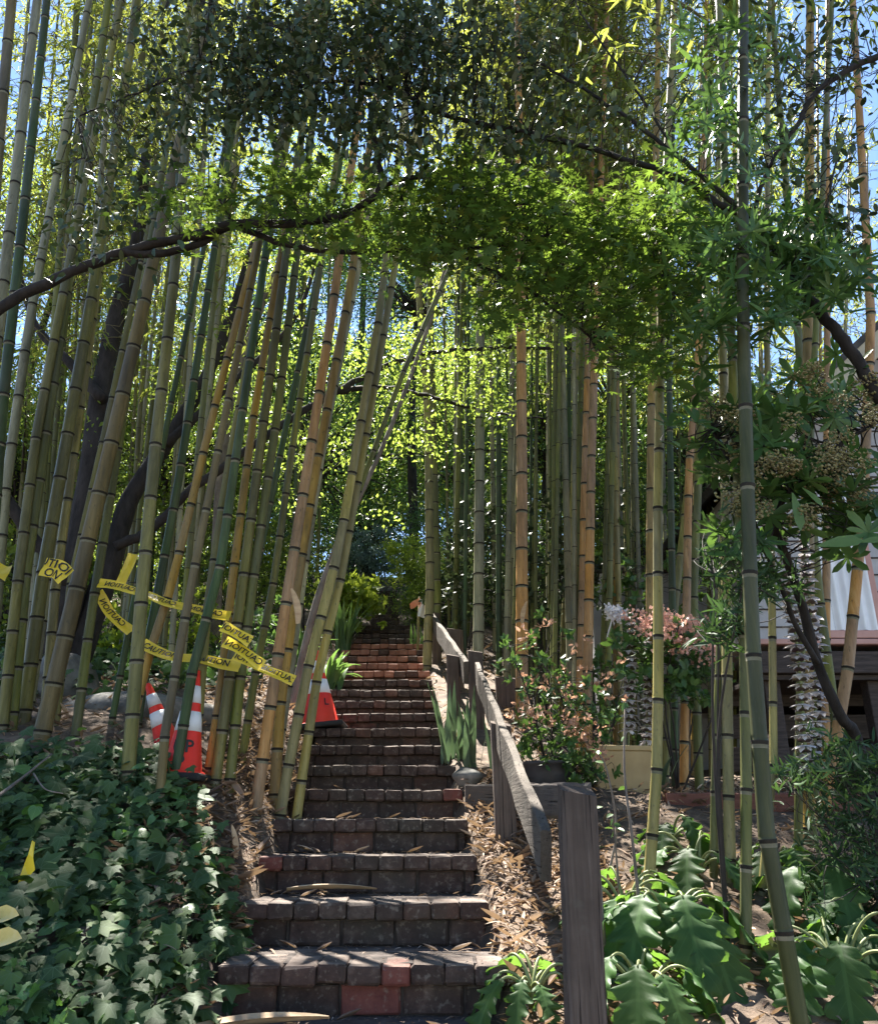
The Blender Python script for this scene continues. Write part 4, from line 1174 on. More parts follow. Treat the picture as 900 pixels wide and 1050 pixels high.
# planter, dark pot and their plants
pb = P(638, 838, 4.95)
def planters():
    root = thing('planter_box', 'square tan planter with a pale rim below the white flower spike', 'planter', tuple(pb))
    b = MB(); s = depth(pb) / F_PX
    wd = 58 * s; hg = 66 * s
    R = Matrix.Rotation(.15, 3, 'Z')
    b.box(pb + Vector((0, wd / 2, hg / 2)), (wd, wd, hg), R, .015, taper=1.12)
    body = b.build('box', M['pot'], root)
    b = MB()
    for a, off in ((0, (0, -1)), (0, (0, 1)), (1, (-1, 0)), (1, (1, 0))):
        c = pb + Vector((0, wd / 2, hg + .012)) + R @ Vector((off[0] * wd * .53, off[1] * wd * .53, 0))
        b.box(c, (wd * 1.16, .03, .03) if a == 0 else (.03, wd * 1.0, .03), R, .006)
    b.build('rim', M['pot'], root)
    b = MB(); b.box(pb + Vector((0, wd / 2, hg + .004)), (wd * 1.02, wd * 1.02, .02), R)
    b.build('soil', M['soil'], root)
    p2 = hit(561, 820)
    root = thing('plant_pot', 'dark round pot half hidden behind the handrail', 'pot', tuple(p2))
    b = MB(); r = 25 * depth(p2) / F_PX; h = r * 1.6
    T = Matrix.Translation(p2 + Vector((.02, r * .6, -.01)))
    b.lathe([(0, 0), (r * .75, 0), (r * .95, h * .7), (r, h * .9), (r * 1.06, h * .92), (r * 1.06, h), (r * .94, h), (r * .9, h * .88), (0, h * .86)], 28, 0, T)
    b.build('pot_body', M['darkpot'], root)
    return p2
p2 = planters()
Yp = p2.y + .12
r_, c_ = bush('flowering_shrub', 'potted shrub with green leaves and coppery pink young growth beside the handrail', 566, 800, Yp,
     [(560, 755, 35, 30, 60), (590, 780, 35, 30, 50), (545, 700, 25, 30, 18), (575, 710, 40, 40, 30), (600, 740, 30, 35, 30), (555, 660, 35, 30, 14), (600, 800, 25, 20, 26)], .045, 'glossleaf', OVATE)
m = MB()
pp = leafcloud([(545, 735, 25, 15, 16), (590, 745, 25, 14, 18), (598, 755, 12, 10, 16), (545, 650, 30, 20, 7), (600, 690, 30, 30, 10), (555, 690, 25, 20, 9), (617, 775, 8, 6, 12), (620, 690, 25, 30, 7)], Yp - .15, .2)
for q in pp:
    m.scatter(OVATE, np.repeat(q[None], 6, 0) + rvec(6, .012), frames(rvec(6) + np.array([0, 0, .5]), rvec(6) + np.array([0, -1, .5])), NR.uniform(.02, .038, 6))
m.build('young_leaves', M['pinkleaf'], r_)
r_, c_ = bush('pink_flowering_shrub', 'shrub topped with coral pink flower clusters in front of the low grey wall', 692, 770, 5.3,
     [(690, 665, 45, 22, 60), (700, 700, 40, 25, 30), (660, 680, 25, 25, 18), (715, 690, 25, 20, 16)], .07, 'glossleaf', OVATE)
m = MB()
pp = leafcloud([(685, 640, 40, 14, 60), (668, 640, 18, 16, 22), (712, 655, 22, 14, 34), (725, 672, 12, 12, 16), (690, 655, 30, 10, 24)], 5.15, .2)
for q in pp:
    m.scatter(HEART, np.repeat(q[None], 8, 0) + rvec(8, .016), frames(rvec(8) + np.array([0, 0, .6]), rvec(8) + np.array([0, -1, .6])), NR.uniform(.014, .026, 8))
m.build('flower_clusters', M['pinkpetal'], r_)
r_, c_ = bush('white_flowering_plant', 'thin stemmed plant with a small white flower head beside the bright orange pair', 622, 800, 5.2, [(628, 660, 14, 18, 6), (625, 720, 16, 30, 8)], .05, 'glossleaf', OVATE)
m = MB()
pp = leafcloud([(629, 629, 9, 5, 70)], 5.2, .03)
for q in pp:
    m.scatter(HEART, np.repeat(q[None], 7, 0) + rvec(7, .012), frames(rvec(7) + np.array([0, 0, .6]), rvec(7) + np.array([0, -1, .6])), NR.uniform(.014, .022, 7))
m.tube([tuple(P(622, 655, 5.2)), tuple(P(629, 629, 5.2))], [.006, .004], 5)
m.build('flower_head', M['petal'], r_)
for px, py, Y, lab in ((95, 590, 9.0, 'leafy shrub glimpsed right of the yellow ON tape'), (205, 585, 9.6, 'leafy shrub behind the upper caution tape'), (255, 570, 10.4, 'leafy shrub glimpsed above the doubled caution tape'), (10, 560, 9.4, 'leafy shrub behind the first canes of the left edge'), (310, 600, 10.2, 'leafy shrub left of the pale green one beside the sunlit steps')):
    bush('leafy_shrub', lab, px, 690, Y, [(px, py, 42, 42, 130), (px - 15, py - 60, 40, 36, 80)], .062, 'treeleaf', OVATE)
def bare_stem(label, pts, Y, r):
    W = pxs(pts, Y); b0 = W[0].copy(); b0.z = gz(b0.x, Y) - .03
    b = MB(); c = bez([b0] + W, 18); b.tube(c, np.linspace(r, r * .4, len(c)), 6)
    root = tag(b.build('bare_stem', M['greybark'], None, tuple(b0)), label, 'stem')
    m = MB(); n = 5
    p = c[NR.integers(len(c) // 2, len(c), n)]
    m.scatter(OVATE, p, frames(rvec(n), rvec(n, .4) + np.array([0, -.5, 1])), NR.uniform(.025, .045, n))
    m.build('leaves', M['glossleaf'], root)
bare_stem('thin dark stem leaning left in front of the planter, right of the foreground post', [(657, 945), (648, 860), (640, 790), (641, 720)], 3.25, .008)
bare_stem('thin reddish stem bending over the planter edge towards the potted shrub', [(622, 905), (632, 850), (622, 790), (612, 770)], 3.7, .007)
bare_stem('bare stem rising close behind the right side of the foreground post', [(617, 930), (612, 870), (603, 810)], 3.2, .007)
bare_stem('short bare twig standing between the foreground post and the thin dark stem', [(634, 905), (630, 860), (628, 835)], 3.5, .006)
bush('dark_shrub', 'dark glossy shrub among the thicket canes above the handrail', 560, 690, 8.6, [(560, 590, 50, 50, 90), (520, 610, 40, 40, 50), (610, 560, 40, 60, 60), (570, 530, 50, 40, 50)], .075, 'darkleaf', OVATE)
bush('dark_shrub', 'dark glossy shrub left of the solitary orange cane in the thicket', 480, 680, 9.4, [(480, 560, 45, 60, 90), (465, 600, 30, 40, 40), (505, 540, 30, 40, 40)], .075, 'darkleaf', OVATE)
bush('leafy_shrub', 'mid green shrub behind the planter between the lower canes', 700, 800, 7.4, [(650, 620, 40, 60, 60), (720, 600, 40, 40, 40), (700, 560, 50, 40, 40), (650, 700, 40, 40, 50), (610, 690, 40, 40, 30)], .075, 'glossleaf', OVATE)
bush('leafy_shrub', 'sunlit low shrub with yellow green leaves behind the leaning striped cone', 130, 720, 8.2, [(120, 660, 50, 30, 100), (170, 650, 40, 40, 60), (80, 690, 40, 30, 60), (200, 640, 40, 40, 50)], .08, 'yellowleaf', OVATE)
bush('leafy_shrub', 'shaded shrub behind the lower caution tape', 220, 720, 7.2, [(170, 700, 40, 20, 50), (230, 690, 40, 30, 50), (260, 650, 30, 40, 40), (110, 700, 30, 16, 40)], .06, 'glossleaf', OVATE)
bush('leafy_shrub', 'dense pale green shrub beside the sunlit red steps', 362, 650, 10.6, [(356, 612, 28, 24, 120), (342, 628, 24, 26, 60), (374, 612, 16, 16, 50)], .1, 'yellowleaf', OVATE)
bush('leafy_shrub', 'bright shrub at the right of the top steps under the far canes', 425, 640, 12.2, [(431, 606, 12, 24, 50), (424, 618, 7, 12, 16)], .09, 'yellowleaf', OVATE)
bush('leafy_shrub', 'sprawling shrub filling the slope at the far left edge', 10, 700, 8.6, [(10, 640, 50, 50, 90), (-20, 580, 50, 50, 60), (50, 600, 40, 40, 50)], .09, 'treeleaf', OVATE)

def strap_clump(name, label, px, py, Y, n, L, mat, spread=.6, wd=1.0, droop=.6, cat='plant'):
    b0 = P(px, py, Y); b0.z = gz(b0.x, Y)
    root = thing(name, label, cat, tuple(b0))
    b = MB()
    for i in range(n):
        a = RNG.uniform(0, 2 * PI); l = L * RNG.uniform(.6, 1.1); out = spread * RNG.uniform(.3, 1)
        d = np.array([math.cos(a), math.sin(a), 0]); sd = np.array([-d[1], d[0], 0])
        t = np.linspace(0, 1, 9); w_ = .018 * wd * np.array([.35, .9, 1, 1, .95, .85, .65, .4, .03])
        z = l * (t - droop * out * t ** 2.3)
        c = np.array(b0) + d * (out * l * t ** 1.4)[:, None] + np.array([0, 0, 1]) * z[:, None] + NR.normal(0, .045, 3) * np.array([1, 1, 0]) + np.array([0, 0, -.03])
        v = np.stack([c - sd * w_[:, None], c + np.array([0, 0, -.006]), c + sd * w_[:, None]], 1).reshape(-1, 3)
        f = [(3 * k + j, 3 * k + j + 1, 3 * k + j + 4, 3 * k + j + 3) for k in range(8) for j in (0, 1)]
        b.add(v, np.array(f), 0, rnd=RNG.random())
    b.build('blades', M[mat], root)
strap_clump('strap_leaved_plant', 'light green arching strap leaved clump beside the upper dark steps', 335, 690, 7.6, 46, .55, 'strap', .8, 1.3, .8)
strap_clump('strap_leaved_plant', 'strap leaved clump behind the thin grey cane near the cone by the steps', 305, 690, 8.0, 36, .6, 'strap', .7, 1.2, .7)
strap_clump('strap_leaved_plant', 'tall grassy clump below the pale green shrub by the sunlit steps', 352, 668, 9.6, 50, .8, 'strap', .45, .9, .5)
strap_clump('sword_leaved_plant', 'upright sword leaved plant between the right step ends and the posts', 466, 800, 5.5, 10, .55, 'greystrap', .28, 1.1, .2)
strap_clump('sword_leaved_plant', 'upright sword leaved plant behind the small round stone under the handrail', 489, 805, 5.3, 9, .5, 'greystrap', .32, 1.1, .25)
strap_clump('sword_leaved_plant', 'sword leaved plant growing behind the planter under the white spike', 665, 790, 5.1, 22, .45, 'greystrap', .5, 1.2, .5)
strap_clump('strap_leaved_plant', 'arching yellow green leaves at the right edge of the sunlit steps', 428, 665, 10.0, 26, .5, 'strap', .6, 1.0, .7)
strap_clump('strap_leaved_plant', 'grassy tuft growing where the ivy meets the second brick step', 212, 1010, 2.55, 30, .2, 'strap', .5, .3, .4)

def spike(label, pts, Y, w_m, s0=.35):
    W = pxs(pts, Y)
    base = W[0].copy(); base.z = gz(base.x, Y)
    root = thing('acanthus_flower_spike', label, 'flower', tuple(base))
    c = bez([base] + W, 40)
    b = MB(); b.tube(c, np.linspace(.009, .004, len(c)), 6)
    S = np.concatenate([[0], np.cumsum(np.linalg.norm(np.diff(c, axis=0), axis=1))])
    pet, bra = b, b
    s = S[-1] * s0; k = 0
    while s < S[-1]:
        p = np.array([np.interp(s, S, c[:, i]) for i in range(3)])
        tp = 1 - .55 * max(0, (s - S[-1] * .75) / (S[-1] * .25))
        th = np.arange(5) * 1.2566 + k * .6; d = np.stack([np.cos(th), np.sin(th), np.full(5, -.15)], -1)
        pet.scatter(HEART, p + d * .012, frames(d + rvec(5, .15), np.array([0, 0, 1]) + d * .35), NR.uniform(.7, .95, 5) * w_m * tp, 2)
        pet.scatter(HEART, p + d * .02 + np.array([0, 0, -.008]), frames(d * .8 + np.array([0, 0, -.7]), d), NR.uniform(.35, .55, 5) * w_m * tp, 2)
        d2 = d + np.array([0, 0, .55])
        bra.scatter(HEART, p + d * .006 + np.array([0, 0, .012]), frames(d2, np.array([0, 0, 1]) - d * .5), NR.uniform(.5, .75, 5) * w_m * tp, 1)
        s += .044; k += 1
    b.build('flower_stem', [M['petiole'], M['bract'], M['petal']], root)
spike('white flower spike standing behind the tan planter, left of the sunlit lime cane', [(644, 790), (645, 720), (647, 632)], 5.15, .068)
spike('short white flower spike beside the tall one behind the tan planter', [(662, 790), (664, 720), (664, 655)], 5.25, .062)
spike('tall white flower spike on the left of the pair before the grey house wall', [(828, 800), (820, 690), (806, 580), (800, 522)], 3.72, .060, .30)
spike('tall white flower spike on the right of the pair before the grey house wall', [(836, 800), (836, 690), (828, 600), (822, 545)], 3.78, .062, .32)

# ------------------------------------------------------------------ acanthus plants
def ac_leaf(b, base, a, L, rise, drop, W, twist=0):
    d = np.array([math.cos(a), math.sin(a), 0]); sd0 = np.array([-d[1], d[0], 0])
    pet = .45
    t = np.linspace(0, 1, 30)
    c = np.array(base) + d * (L * t)[:, None] + np.array([0, 0, 1]) * (rise * np.sin(PI * np.clip(t * 1.05, 0, 1) ** .75) - drop * np.clip(t - .4, 0, 1) ** 1.6)[:, None]
    k0 = int(30 * pet)
    b.tube(c[:k0 + 2], np.linspace(.007, .004, k0 + 2), 6, 1)
    lc = c[k0:]
    n = 64; s = np.linspace(0, 1, n)
    lc = np.stack([np.interp(s, np.linspace(0, 1, len(lc)), lc[:, i]) for i in range(3)], 1)
    tg = norm(np.gradient(lc, axis=0)); nr = norm(np.cross(sd0[None] * -1, tg))
    nr = np.where(nr[:, 2:3] < 0, -nr, nr)
    u5 = (s * 5.5 + RNG.random()) % 1; lob = np.clip(np.sin(PI * u5 ** 1.5), 0, 1) ** .6 + .07 * np.sin(s * 150)
    wf = np.sin(PI * (s * .93 + .05) ** .8) ** .8
    ww = W * wf * (.44 + .56 * lob)
    m = 9; q = np.linspace(-1, 1, m)
    ph = RNG.uniform(0, 6); nl = RNG.uniform(5, 7.5); ww = ww * (1 + .12 * np.sin(s * 17 + ph))
    V = []; UVs = []
    for i in range(n):
        for x in q:
            z = .22 * abs(x) * ww[i] + .11 * ww[i] * x * x * math.sin(s[i] * 37.7 + ph + (2 if x > 0 else 0)) + .07 * W * abs(x) * math.sin(s[i] * 11 + ph * 2 + x * 3) - .12 * W * x * x
            fwd = .35 * abs(x) * ww[i]
            V.append(lc[i] + sd0 * x * ww[i] + nr[i] * z + tg[i] * fwd); UVs.append((x * .5 * ww[i] / W, s[i]))
    f = [(i * m + j, i * m + j + 1, (i + 1) * m + j + 1, (i + 1) * m + j) for i in range(n - 1) for j in range(m - 1)]
    b.add(np.array(V), np.array(f), 0, np.array(UVs), RNG.random())
def acanthus(label, px, py, n, L, a0=None, a1=None, dY=0):
    b0 = hit(px, py); b0.y += dY; b0.z = gz(b0.x, b0.y)
    root = thing('acanthus_plant', label, 'plant', tuple(b0))
    n += 3; L *= .76
    for i in range(n):
        a = (2 * PI * i / n + RNG.uniform(-.3, .3)) if a0 is None else RNG.uniform(a0, a1)
        b = MB(); l = L * RNG.uniform(.75, 1.1)
        ac_leaf(b, b0 + Vector((RNG.uniform(-.02, .02), RNG.uniform(-.02, .02), -.01)), a, l, l * RNG.uniform(.3, .6), l * RNG.uniform(.4, 1.0), l * RNG.uniform(.20, .29))
        b.build('leaf', [M['acanthus'], M['petiole']], root)
acanthus('large acanthus with broad drooping glossy leaves right of the foreground post', 690, 975, 9, .52)
acanthus('acanthus spreading under the slim green canes beside the foreground post', 640, 945, 7, .45)
acanthus('acanthus rosette at the bottom edge between the foreground post and the thickest cane', 660, 1035, 7, .45)
acanthus('acanthus with one bright young leaf at the foot of the foreground post by the steps', 548, 1030, 7, .30)
acanthus('acanthus with sunlit yellow green leaves at the lower right corner', 865, 1010, 8, .48)
acanthus('acanthus with long pale stalks right of the thickest cane', 850, 935, 8, .50)
acanthus('acanthus among the lime canes behind the large glossy one', 715, 900, 7, .40)
acanthus('small acanthus near the tan planter with a curled bright leaf', 690, 868, 6, .30)
acanthus('acanthus beneath the stout tan cane behind the thickest cane', 805, 895, 7, .38)
acanthus('acanthus at the right edge below the dark fine leaved shrub', 900, 975, 6, .45)

# ------------------------------------------------------------------ ivy, litter
def ivy():
    b = MB()
    n = 9500
    x = NR.uniform(-3.0, -.56, n * 2); y = NR.uniform(.9, 4.6, n * 2)
    edge = -.66 - .05 * (y - 2) - .40 * sstep(3.3, 4.2, y) + NR.normal(0, .05, n * 2)
    lim = 4.05 + .25 * np.sin(x * 3) + NR.normal(0, .10, n * 2)
    ok = (x < edge) & (y < lim)
    x, y = x[ok][:n], y[ok][:n]
    n = len(x)
    lift = np.abs(NR.normal(0, .055, n)) + .015
    z = ground(x, y) + lift
    nr = np.stack([NR.normal(.1, .35, n), NR.normal(-.55, .35, n), np.full(n, .9)], -1)
    ax = np.stack([NR.normal(0, .8, n), NR.normal(-.7, .6, n), NR.normal(-.4, .3, n)], -1)
    sz = np.clip(NR.lognormal(math.log(.058), .36, n), .025, .13)
    light = NR.random(n) < .06
    pos = np.stack([x, y, z], -1); Rm = frames(ax, nr)
    b.scatter(IVY, pos[~light], Rm[~light], sz[~light], 0)
    b.scatter(HEART, pos[light] + np.array([0, -.01, .03]), Rm[light], sz[light] * .7, 1)
    # small young ivy near the bottom edge
    k = 500; q = np.stack([NR.uniform(-1.15, -.68, k), NR.uniform(1.6, 2.5, k), np.zeros(k)], -1); q[:, 2] = ground(q[:, 0], q[:, 1]) + NR.uniform(.06, .14, k)
    b.scatter(IVY, q, frames(rvec(k) + np.array([0, -.6, 0]), rvec(k, .4) + np.array([0, -.6, 1])), NR.uniform(.015, .034, k), 1)
    # far patches of ground cover
    k = 2600; q = np.stack([NR.uniform(-6, -1.6, k), NR.uniform(5.5, 10, k), np.zeros(k)], -1); q[:, 2] = ground(q[:, 0], q[:, 1]) + NR.uniform(.02, .2, k)
    b.scatter(IVY, q, frames(rvec(k), rvec(k, .4) + np.array([0, -.4, 1])), NR.uniform(.05, .1, k), 0)
    tag(b.build('ivy_cover', [M['ivy'], M['ivylight']]), kind='stuff')
ivy()
def litter():
    b = MB()
    long = blade(.09, .15, fold=.3); wide = blade(.24, -.3, fold=.6); flat = blade(.14, .3, fold=.15)
    def put(n, xr, yr, s0, s1, dens=None, lift=.012):
        x = NR.uniform(*xr, n); y = NR.uniform(*yr, n)
        c = cxs(y)
        ok = np.abs(x - c) > .47
        x, y = x[ok], y[ok]; n = len(x)
        z = ground(x, y) + np.abs(NR.normal(0, lift, n)) + .008
        a = NR.uniform(0, 6.28, n)
        ax = np.stack([np.cos(a), np.sin(a), NR.normal(.08, .18, n)], -1)
        nr = np.stack([NR.normal(0, .3, n), NR.normal(0, .3, n), np.ones(n)], -1)
        p = np.stack([x, y, z], -1); Rm = frames(ax, nr); s = NR.uniform(s0, s1, n)
        t = NR.integers(0, 3, n)
        for i, q in enumerate((long, wide, flat)):
            b.scatter(q, p[t == i], Rm[t == i], s[t == i], 0, rnd=np.clip(NR.beta(1.3, 1.5, (t == i).sum()), 0, 1))
    put(5600, (.15, .75), (1.9, 5.2), .018, .075, lift=.016)
    put(160, (.15, .75), (1.9, 5.2), .08, .14, lift=.02)
    put(8500, (.5, 3.4), (1.9, 7.0), .018, .08, lift=.012)
    put(3600, (-1.25, -.7), (3.2, 5.8), .02, .08, lift=.02)
    put(110, (-1.25, -.7), (3.2, 5.8), .08, .15, lift=.03)
    put(1800, (-3.0, -.9), (3.7, 7.5), .03, .12)
    put(900, (-1.0, -.66), (2.0, 3.6), .02, .06, lift=.03)
    put(1400, (-1.6, .6), (5.5, 14), .04, .13)
    # pieces lying on the treads, mostly at the ends and against the risers
    for k in range(-3, 16):
        for _ in range(26 if k < 4 else 10):
            yb = Y1 + k * RUN
            sx = RNG.choice([-1, -1, 1]) * (RNG.uniform(.15, .47) if RNG.random() < .8 else RNG.uniform(0, .3))
            p = (cxs(yb) + sx, yb + RNG.uniform(.17, .40), Z1 + k * RISE + .008)
            a = RNG.gauss(0, .5) + (PI if RNG.random() < .5 else 0)
            s = RNG.uniform(.02, .085)
            b.scatter(RNG.choice([long, flat, wide]), [p], frames(np.array([[math.cos(a), math.sin(a), .05]]), np.array([[RNG.gauss(0, .15), RNG.gauss(0, .15), 1]])), [s], 0, rnd=RNG.random())
    # crumbs, dust and broken bits caught on the treads, thickest against the risers
    for k in range(-2, 12):
        n = 190; yb = Y1 + k * RUN
        x = cxs(yb) + np.clip(NR.normal(0, .33, n), -.46, .46)
        e = NR.random(n) < .6
        y = yb + np.where(e, RUN + .02 - np.abs(NR.normal(0, .05, n)), NR.uniform(.02, RUN, n))
        p = np.stack([x, y, np.full(n, Z1 + k * RISE + .006)], -1)
        a = NR.uniform(0, 6.28, n)
        b.scatter(flat, p, frames(np.stack([np.cos(a), np.sin(a), NR.normal(.05, .1, n)], -1), np.stack([NR.normal(0, .2, n), NR.normal(0, .2, n), np.ones(n)], -1)), NR.uniform(.008, .032, n), 0, rnd=NR.random(n))
    tag(b.build('dry_leaf_litter', M['litter']), kind='stuff')
litter()
def sheath(label, a, e, wd, curl=.5, mat='sheath', name='culm_sheath', cat='husk'):
    a, e = np.array(a), np.array(e); d = e - a; L = np.linalg.norm(d); d = d / L
    sd = norm(np.cross(d, [0, 0, 1])); up = np.cross(sd, d)
    b = MB(); n = 14; m = 7; V = []
    for i in range(n):
        s = i / (n - 1); w_ = wd * (math.sin(PI * min(1, .12 + s * .86)) ** .6)
        for j in range(m):
            q = j / (m - 1) * 2 - 1
            V.append(a + d * L * s + sd * q * w_ / 2 + up * (curl * w_ * (q * q) * .5 + .004 * math.sin(s * 4) + .006))
    f = np.array([(i * m + j, i * m + j + 1, i * m + m + j + 1, i * m + m + j) for i in range(n - 1) for j in range(m - 1)])
    b.add(np.array(V), f)
    # second layer gives it thickness
    b.add(np.array(V) + up * -.003, f[:, ::-1])
    tag(b.build(name, M[mat], None, tuple(a)), label, cat)
zt2 = Z1 + 2 * RISE + .012
y2 = Y1 + 2 * RUN
ztm = Z1 - RISE + .02
sheath('long curled bamboo husk lying across the back of the third brick tread', (cxs(y2) - .33, y2 - .11, zt2 - RISE + .006), (cxs(y2) + .04, y2 - .05, zt2 - RISE + .010), .06)
sheath('large pale husk lying on the lowest visible step at left', (-.74, Y1 - .26, ztm - .012), (-.34, Y1 - .10, ztm), .08)
sheath('smaller pale husk fallen beside the large one on the lowest step', (-.66, Y1 - .32, ztm - .012), (-.40, Y1 - .28, ztm - .01), .05)
g = hit(505, 978); sheath('orange brown fallen leaf on the litter beside the second step', g + Vector((-.02, 0, .02)), g + Vector((.10, -.03, .03)), .05, .3)
g = hit(240, 882); sheath('pale upright husk leaning on the ivy edge beside the third step', g, g + Vector((-.03, .02, .14)), .035)
g = hit(265, 800); sheath('broad pale husk leaning between the feet of the orange brown cane', g, g + Vector((.10, .05, .20)), .05)
for (px, py, dx, dz, lab) in ((4, 968, .09, .0, 'large yellow dead leaf lying on the ivy at the left edge'), (2, 945, .07, .02, 'crumpled yellow leaf just above the larger yellow one on the ivy')):
    g = hit(px, py); g = P(px, py, g.y - .26)
    b = MB(); b.scatter(blade(.6, -.2, fold=.3), [tuple(g - Vector((.05, 0, 0)))], frames(np.array([[1, -.1, dz]]), np.array([[0, -.8, .8]])), [.11], 0, rnd=.9)
    tag(b.build('yellow_leaf', M['yellowdead'], None, tuple(g)), lab, 'leaf')
def stick(label, pts, Y, r, mat='twig', dz=.0):
    W = []
    for px, py in pts:
        h = hit(px, py); W.append(h + Vector((0, -.1, .13 + dz)))
    b = MB(); c = bez(W, 16); b.tube(c, np.linspace(r, r * .5, len(c)), 6)
    tag(b.build('dead_stick', M[mat], None, tuple(W[0])), label, 'stick')
stick('bare grey stick poking out of the ivy at the left edge', [(0, 858), (30, 832), (58, 806)], 3, .008, 'greybark')
stick('thin forked twig beside the bare grey stick on the ivy', [(40, 828), (52, 845), (70, 850)], 3, .004, 'greybark')
def stone(label, p, size, name='stone', mat='stone', seed=0):
    bm = bmesh.new(); bmesh.ops.create_icosphere(bm, subdivisions=3, radius=1)
    r = np.random.default_rng(seed)
    ph = r.uniform(0, 6, 6)
    for v in bm.verts:
        c = v.co
        k = 1 + .12 * math.sin(c.x * 3 + ph[0]) * math.cos(c.y * 2.5 + ph[1]) + .08 * math.sin(c.z * 5 + ph[2]) + .04 * math.sin(c.x * 9 + ph[3]) * math.sin(c.y * 8 + ph[4])
        v.co = Vector((c.x * size[0], c.y * size[1], c.z * size[2])) * k
    me = bpy.data.meshes.new(name); bm.to_mesh(me); bm.free()
    for q in me.polygons: q.use_smooth = True
    me.materials.append(M[mat])
    o = bpy.data.objects.new(name, me); COL.objects.link(o); o.location = p
    return tag(o, label, 'stone')
g = Vector((P(480, 797, 4.9).x, 4.95, P(480, 797, 4.95).z)); stone('smooth grey round stone at the right end of a step beside the sword leaves', g, (.085, .07, .055), seed=1)
g = hit(338, 722); stone('rounded boulder at the left edge of the dark steps behind the cone', g + Vector((-.05, .4, .05)), (.16, .2, .18), seed=2)
g = hit(333, 700); stone('second boulder above the first beside the dark steps', g + Vector((-.05, .5, .05)), (.15, .2, .14), seed=3)
g = hit(115, 740); stone('long dark grey boulder behind the canes at left', g + Vector((0, .5, .05)), (.55, .3, .2), seed=4)
g = hit(48, 715); stone('dark rounded boulder at the foot of the old tree', g + Vector((0, .2, .05)), (.25, .25, .26), seed=5)
g = hit(108, 775); stone('flat pale slab in the dirt behind the ivy top', g + Vector((0, .25, 0)), (.3, .25, .05), seed=6)
g = hit(505, 845); stone('small stone on the litter beside the fifth step', g + Vector((0, 0, .01)), (.04, .04, .025), seed=7)

for px, py, Y, dx, lab in ((672, 372, 5.28, -.03, 'pale papery sheath clinging to the tan cane behind the yellow green one'), (303, 640, 3.95, -.03, 'split brown sheath peeling from the large orange brown cane'), (537, 640, 6.2, .03, 'dry sheath hanging from the solitary thick orange cane')):
    a = P(px, py, Y)
    sheath(lab, a, a + Vector((dx, -.03, .17)), .045, .9)
# ------------------------------------------------------------------ traffic cones and caution tape
def text_geo(txt, size, bold=.02):
    cu = bpy.data.curves.new('lettering', 'FONT'); cu.body = txt; cu.size = size; cu.offset = bold * size
    cu.align_x = 'CENTER'; cu.align_y = 'CENTER'; cu.resolution_u = 2
    o = bpy.data.objects.new('lettering', cu); COL.objects.link(o)
    me = bpy.data.meshes.new_from_object(o)
    v = np.array([q.co[:] for q in me.vertices]); f = {}
    for p in me.polygons: f.setdefault(len(p.vertices), []).append(list(p.vertices))
    bpy.data.objects.remove(o); bpy.data.curves.remove(cu); bpy.data.meshes.remove(me)
    return v, [np.array(q) for q in f.values()]
def cone(label, base, H, tilt=(0, 0), texts=(), ratio=.19):
    root = thing('traffic_cone', label, 'traffic cone', tuple(base))
    Rm = Matrix.Rotation(tilt[0], 4, 'Y') @ Matrix.Rotation(tilt[1], 4, 'X')
    T = Matrix.Translation(base) @ Rm
    r0, r1 = H * ratio, H * .035
    rad = lambda z: r0 + (r1 - r0) * (z / H)
    def band(z0, z1, off=0.0):
        return [(rad(z0) + off, z0), (rad((z0 + z1) / 2) + off, (z0 + z1) / 2), (rad(z1) + off, z1)]
    b = MB()
    b.lathe([(r0 + .02, .03), (r0 + .004, .045)] + band(.05, H) + [(r1 * .8, H + .006), (r1 * .7, H - .02), (r0 - .012, .03)], 32, 0, T)
    body = b.build('cone_body', M['cone'], root)
    for z0, z1 in ((.44, .62), (.70, .86)):
        b = MB(); p = band(z0 * H, z1 * H, .0025)
        b.lathe([(p[0][0] - .003, p[0][1])] + p + [(p[-1][0] - .003, p[-1][1])], 32, 0, T)
        b.build('reflective_band', M['cone_white'], root)
    b = MB(); s = r0 * 2.5
    bx = MB(); bx.box((0, 0, .018), (s, s, .036), None, .012)
    v = bx.V[0] @ np.array(T.to_3x3()).T + np.array(T.translation)
    b.add(v, [f for f, _, _ in bx.F], 0, smooth=False)
    b.build('base', M['rubber'], root)
    for txt, size, z, ang in texts:
        v, f = text_geo(txt, size)
        zz = z + v[:, 1]; th = ang + v[:, 0] / rad(z); r = np.array([rad(q) for q in zz]) + .003
        w_ = np.stack([r * np.sin(th), -r * np.cos(th), zz], -1) @ np.array(T.to_3x3()).T + np.array(T.translation)
        b = MB(); b.add(w_, f, smooth=False)
        b.build('lettering', M['ink'], root)
    return root
def conepos(px, py, dY=0):
    g = hit(px, py); g.y += dY
    q = P(px, py, g.y); q.z = gz(q.x, q.y)
    return q
g = conepos(184, 812, .12); sc = depth(g) / F_PX
cone('upright orange red traffic cone with white bands and black lettering behind the brown cane', g, 112 * sc, (.045, 0), (('UP', .085, 33 * sc, .12), ('P', .085, 17 * sc, .08)))
g2 = conepos(174, 806, .35); sc = depth(g2) / F_PX
cone('shorter traffic cone leaning left against the foot of the upright one', g2, 82 * sc, (-.42, .05))
g3 = P(327, 764, Y1 + 7 * RUN + .16); g3.z = Z1 + 7 * RISE + .004; sc = depth(g3) / F_PX
cone('traffic cone leaning at the left end of the steps behind the straw coloured canes', g3, 82 * sc, (-.10, 0), (('L', .07, 26 * sc, .65),), .26)

